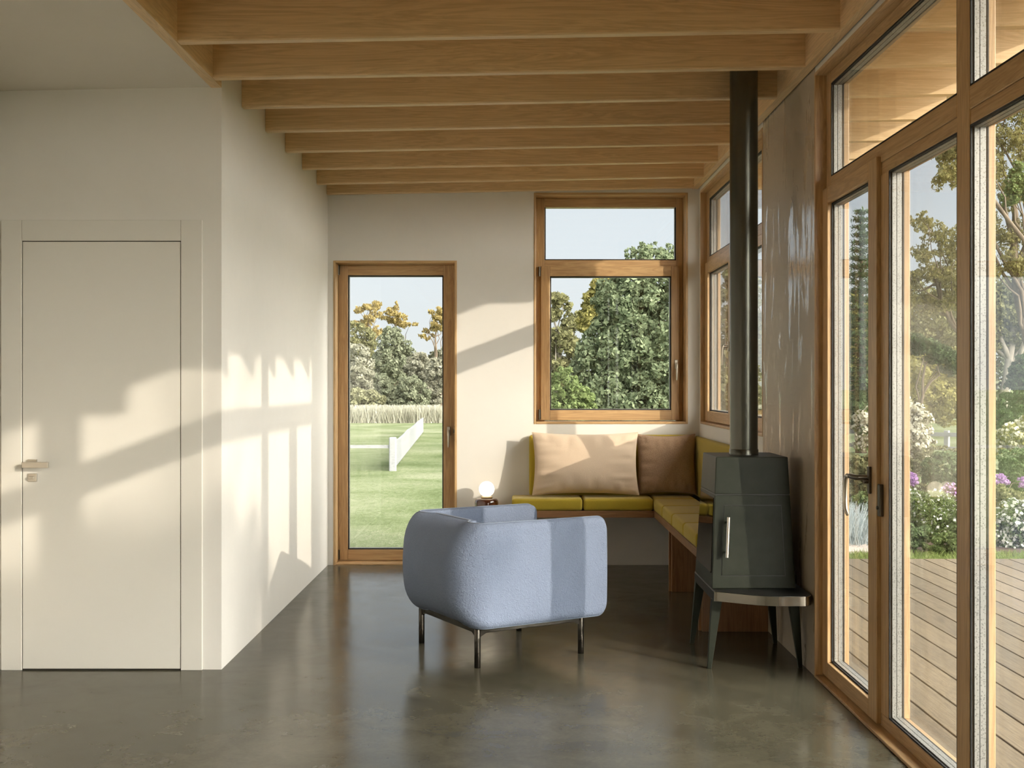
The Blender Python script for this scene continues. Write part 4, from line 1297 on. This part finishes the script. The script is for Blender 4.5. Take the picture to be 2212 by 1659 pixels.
shrub('shrub', 'low dense green shrub at the lower left of the middle pane', 'shrub', [ell(1965, 1162, 10.7, 34, 26), ell(1990, 1155, 10.7, 20, 22), ell(1945, 1165, 10.7, 24, 24)], M_GREEN, 6000, 0.028, 62, clump=0.3)
shrub('shrub', 'low spreading green shrub along the grass in the middle pane', 'shrub', [ell(2045, 1172, 10.5, 34, 22), ell(2015, 1180, 10.5, 22, 15), ell(2078, 1165, 10.5, 30, 26)], M_FRESH, 7000, 0.028, 63, clump=0.3)
# third pane
shrub('clipped_hedge', 'dark clipped hedge block in the nearest pane', 'hedge', [ell(2170, 1015, 15, 40, 40), ell(2215, 1010, 15, 50, 40), ell(2250, 1020, 15, 50, 44)], M_GREEN, 14000, 0.04, 64, clump=0.15, fill=0.05)
shrub('topiary_ball', 'clipped round topiary ball cut by the right edge of the view', 'shrub', [ell(2222, 1026, 12.6, 52, 48)], M_GREEN, 14000, 0.030, 65, clump=0.10, per=40, fill=0.05, jitter=0.6)
shrub('flowers', 'violet flower heads in the nearest pane', 'flowers', [ell(2160, 1038, 12.0, 14, 12), ell(2146, 1046, 12.0, 12, 9), ell(2208, 1042, 12.0, 8, 10)], M_PURPLE, 1600, 0.025, 66, clump=0.5, per=20)
shrub('flowering_shrub', 'low shrub covered in white flowers in the nearest pane', 'shrub', [ell(2185, 1130, 11.0, 42, 44), ell(2225, 1140, 11.0, 46, 50), ell(2160, 1165, 11.0, 26, 26), ell(2200, 1175, 11.0, 46, 24)], M_GREEN, 12000, 0.03, 67, clump=0.35, per=40, flowers=(M_WHITE, 0.22, 0.034))
shrub('shrub', 'grey-green shrub between hedge and white flowers in the nearest pane', 'shrub', [ell(2160, 1085, 11.9, 26, 34), ell(2195, 1090, 11.9, 26, 24), ell(2230, 1095, 11.9, 26, 26)], M_OLIVE, 7000, 0.035, 68, clump=0.4)
shrub('shrub', 'yellowish blossoming shrub behind the rail fence in the nearest pane', 'shrub', [ell(2195, 945, 22, 40, 24), ell(2165, 965, 22, 22, 20), ell(2230, 930, 22, 34, 30)], M_YEL, 6000, 0.06, 69, clump=0.4, flowers=(M_CREAM, 0.25, 0.06))
# white rail fence
fr = tag(empty('garden_rail_fence', (8.2, 25.5, GZ)), 'white post and rail fence crossing the garden behind the topiary', 'fence')
p0, p1 = np.array([6.6, 27.4]), np.array([13.0, 21.6])
Lf = np.linalg.norm(p1-p0); dv = (p1-p0)/Lf; nv = np.array([-dv[1], dv[0]])
def rail_box(mb, s0, s1, o0, o1, z0, z1):
    q = [p0+dv*s0+nv*o0, p0+dv*s1+nv*o0, p0+dv*s1+nv*o1, p0+dv*s0+nv*o1]
    return mb.hexa([(*p, z0) for p in q] + [(*p, z1) for p in q])
for z in (0.27, -0.03):
    rail_box(MB(), 0, Lf, -0.02, 0.02, z, z+0.085).build('rail', WHITEP, fr)
for i in range(6):
    s = 0.55 + i*1.55
    rail_box(MB(), s, s+0.10, 0.0, 0.10, GZ-0.1, 0.40).build('post', WHITEP, fr, bevel=0.01)

# trees beyond the fence
def conifer(px, ytop, ybot, Y, rpx, seed, label):
    rng = np.random.RandomState(seed)
    b0 = at(px, ybot, Y); t0 = at(px, ytop, Y); s = Y/2500
    root = tag(empty('conifer', (b0[0], b0[1], GZ)), label, 'tree')
    mb = MB()
    base = np.array([b0[0], b0[1], GZ]); mb.tube([base, (base+t0)/2, t0], [0.13, 0.075, 0.012], 9)
    V = []
    H = t0[2]-GZ
    z = t0[2]-0.05
    k = 0
    while z > b0[2]+0.2:
        f = (t0[2]-z)/H
        r = rpx*s*min(1.0, 0.18+1.55*f)*rng.uniform(0.8, 1.1)
        m_ = 7
        for j in range(m_):
            a = 2*math.pi*(j/m_) + k*0.9 + rng.uniform(-.25, .25)
            d = np.array([math.cos(a), math.sin(a), 0])
            tip = np.array([b0[0], b0[1], z]) + d*r + np.array([0, 0, (0.30-0.55*f)*r])
            st = np.array([b0[0], b0[1], z])
            mid = (st+tip)/2 + np.array([0, 0, -0.08*r])
            mb.tube([st, mid, tip], [0.018, 0.012, 0.004], 5)
            n_ = int(34 + 120*f)
            u = rng.rand(n_)**0.7
            Pn = st + (tip-st)*u[:, None] + rng.normal(size=(n_, 3))*np.array([1, 1, 0.55])*(0.05+0.06*f)
            V.append(leaf_quads(Pn, np.tile([0, 0, 1.0], (n_, 1)), 0.11, 0.22, rng, 0.7))
        z -= 0.17 + 0.05*f
        k += 1
    mb.build('trunk', BARK, root, smooth=True)
    link('foliage', quads_mesh('foliage', np.concatenate(V)), M_DARK, root)
    return root
conifer(1860, 455, 900, 26, 47, 70, 'tall open conifer seen through the terrace door')
gt = 'trees beyond the garden fence'
def gtree(name, label, crowns, mat, n, leaf, seed, **kw):
    return plant(name, label, 'tree', base_of(crowns[0][0]), crowns, mat, n, leaf, seed, gt, **kw)
gtree('tree', 'yellow-leaved tree glowing behind the conifer', [ell(1840, 700, 38, 40, 60), ell(1880, 740, 38, 40, 60), ell(1850, 800, 38, 50, 60), ell(1900, 690, 38, 24, 40), ell(1830, 860, 38, 50, 50)], M_YEL, 14000, 0.14, 71, clump=0.4, per=40, fill=0.4)
gtree('tree', 'yellow-green tree hanging low in the middle pane above the fence', [ell(1990, 830, 34, 50, 60), ell(2040, 860, 34, 50, 50), ell(1960, 870, 34, 40, 40), ell(2060, 800, 34, 40, 40)], M_YEL, 15000, 0.12, 72, clump=0.35, per=40)
gtree('tree', 'olive-green broad tree behind the middle pane', [ell(1990, 690, 42, 60, 70), ell(2060, 680, 42, 60, 70), ell(1950, 760, 42, 50, 70), ell(2030, 780, 42, 60, 70), ell(1930, 720, 42, 40, 60)], M_OLIVE, 15000, 0.15, 73, clump=0.4, per=30, fill=0.5)
rng = np.random.RandomState(14)
boughs = [(1980, 480, 22, 12), (2000, 470, 14, 10), (2030, 500, 20, 16), (2050, 520, 24, 20), (2070, 545, 24, 22), (2010, 545, 26, 16), (1990, 590, 24, 18), (2030, 600, 30, 24), (2065, 610, 30, 26), (1965, 600, 16, 12), (1960, 640, 20, 16), (2000, 650, 26, 16), (2045, 660, 26, 20)]
gtree('eucalyptus', 'open eucalyptus with loose golden-olive clumps against the sky in the middle pane', wispy(boughs, 30, 3), M_GOLDOLIVE, 11000, 0.085, 74, branch_every=7, clump=0.6, per=10, fill=0.5, trunk_r=0.09, bark=BARK, trunks=tuple(at(2110, 800, 30)), droop=0.5)
boughs = [(2060, 290, 20, 26), (2045, 330, 18, 26), (2070, 340, 20, 30), (2035, 380, 14, 16), (2065, 380, 18, 18), (2090, 300, 26, 34)]
gtree('eucalyptus', 'golden hanging bough reaching into the top right of the middle pane', wispy(boughs, 22, 4), M_GOLDOLIVE, 8000, 0.060, 75, branch_every=6, clump=0.6, per=10, fill=0.5, trunk_r=0.05, trunks=tuple(at(2240, 560, 22)), droop=0.6)
boughs = [(2150, 240, 30, 26), (2190, 220, 40, 30), (2230, 250, 40, 40), (2170, 290, 24, 26), (2145, 330, 16, 28), (2215, 320, 26, 30), (2155, 390, 20, 30), (2190, 430, 20, 24), (2140, 460, 16, 30), (2165, 520, 26, 22), (2200, 560, 30, 24), (2150, 590, 24, 20), (2240, 500, 30, 40)]
gtree('eucalyptus', 'tall eucalyptus with hanging foliage in the nearest pane', wispy(boughs, 27, 5), M_GOLDOLIVE, 20000, 0.070, 76, branch_every=8, clump=0.6, per=10, fill=0.5, trunk_r=0.14, bark=BARK, trunks=tuple(at(2255, 900, 27)), droop=0.6)
gtree('tree', 'bright yellow-green bough in front of the eucalyptus in the nearest pane', [ell(2195, 400, 26, 20, 22), ell(2205, 370, 26, 18, 20), ell(2180, 430, 26, 16, 12), ell(2215, 410, 26, 20, 20)], M_FRESH, 3500, 0.08, 77, clump=0.4, per=24, trunk_r=0.03, trunks=tuple(at(2230, 560, 26)))
gtree('tree', 'pale-trunked tree behind the nearest pane', [ell(2150, 660, 36, 40, 40), ell(2200, 650, 36, 50, 50), ell(2140, 720, 36, 30, 36), ell(2210, 720, 36, 40, 40), ell(2250, 680, 36, 40, 50)], M_OLIVE, 12000, 0.13, 78, clump=0.4, per=30, fill=0.5, trunk_r=0.20, bark=PALEBARK, trunks=tuple(at(2150, 935, 36)))
gtree('evergreen', 'dark dense evergreen at the right edge above the fence', [ell(2200, 870, 29, 30, 60), ell(2215, 820, 29, 30, 50), ell(2180, 890, 29, 26, 40), ell(2240, 850, 29, 40, 70), ell(2150, 900, 29, 24, 26)], M_DARK, 16000, 0.085, 79, clump=0.28, per=50)
gtree('evergreen', 'dark evergreen bough crossing the middle pane', [ell(1965, 735, 32, 24, 14), ell(1995, 750, 32, 28, 16), ell(2025, 765, 32, 28, 18), ell(2055, 785, 32, 26, 22)], M_DARK, 6500, 0.09, 80, clump=0.4, per=30, trunk_r=0.06)
for i, (px, top, w) in enumerate([(1750, 700, 80), (1880, 690, 80), (2000, 640, 90), (2120, 640, 90), (2250, 620, 90), (2380, 640, 90)]):
    Y = 60
    cr = [ell(px, top+80, Y, w*0.8, 80), ell(px-w*0.5, top+140, Y, w*0.7, 70), ell(px+w*0.5, top+140, Y, w*0.7, 70), ell(px, 880, Y, w*1.1, 60)]
    plant('woodland_tree', 'hazy olive woodland tree closing the view behind the garden, %s' % ['behind the pier', 'behind the conifer', 'behind the middle pane', 'behind the near post', 'behind the nearest pane', 'beyond the right edge'][i], 'tree', base_of(at(px, 900, Y)), cr, M_GREY if i % 2 else M_OLIVE, 9000, 0.22, 130+i, 'woodland behind the garden', trunk_r=0.2)

# tree beside the terrace, outside the view: its open crown dapples the low sunlight
rng = np.random.RandomState(21)
cr = []
for i in range(62):
    y = rng.uniform(-14.6, -10.05); z = rng.uniform(6.3, 6.92) if i < 52 else rng.uniform(4.6, 6.2)
    r = rng.uniform(0.22, 0.40)
    dx = rng.uniform(-1.2, 1.2)
    cr.append(((15.5+dx, y-0.955*dx, z+0.38*dx), (r*1.2, r*1.2, r)))
for y, z, r in ((-9.55, 6.75, 0.14), (-9.8, 7.0, 0.2), (-9.45, 5.9, 0.12), (-8.92, 5.95, 0.09), (-9.22, 6.5, 0.08)):
    cr.append(((15.5, y, z), (r, r, r)))
for y, z in ((-9.9, 8.1), (-10.25, 8.25), (-10.7, 8.5), (-11.6, 8.5)):
    cr.append(((15.5, y, z), (0.16, 0.16, 0.16)))
plant('shade_tree', 'open leafy tree beside the terrace, out of view to the right', 'tree', (15.6, -11.5, GZ), cr, M_GREEN, 40000, 0.13, 201, None, clump=0.55, per=24, fill=0.5, trunk_r=0.16)
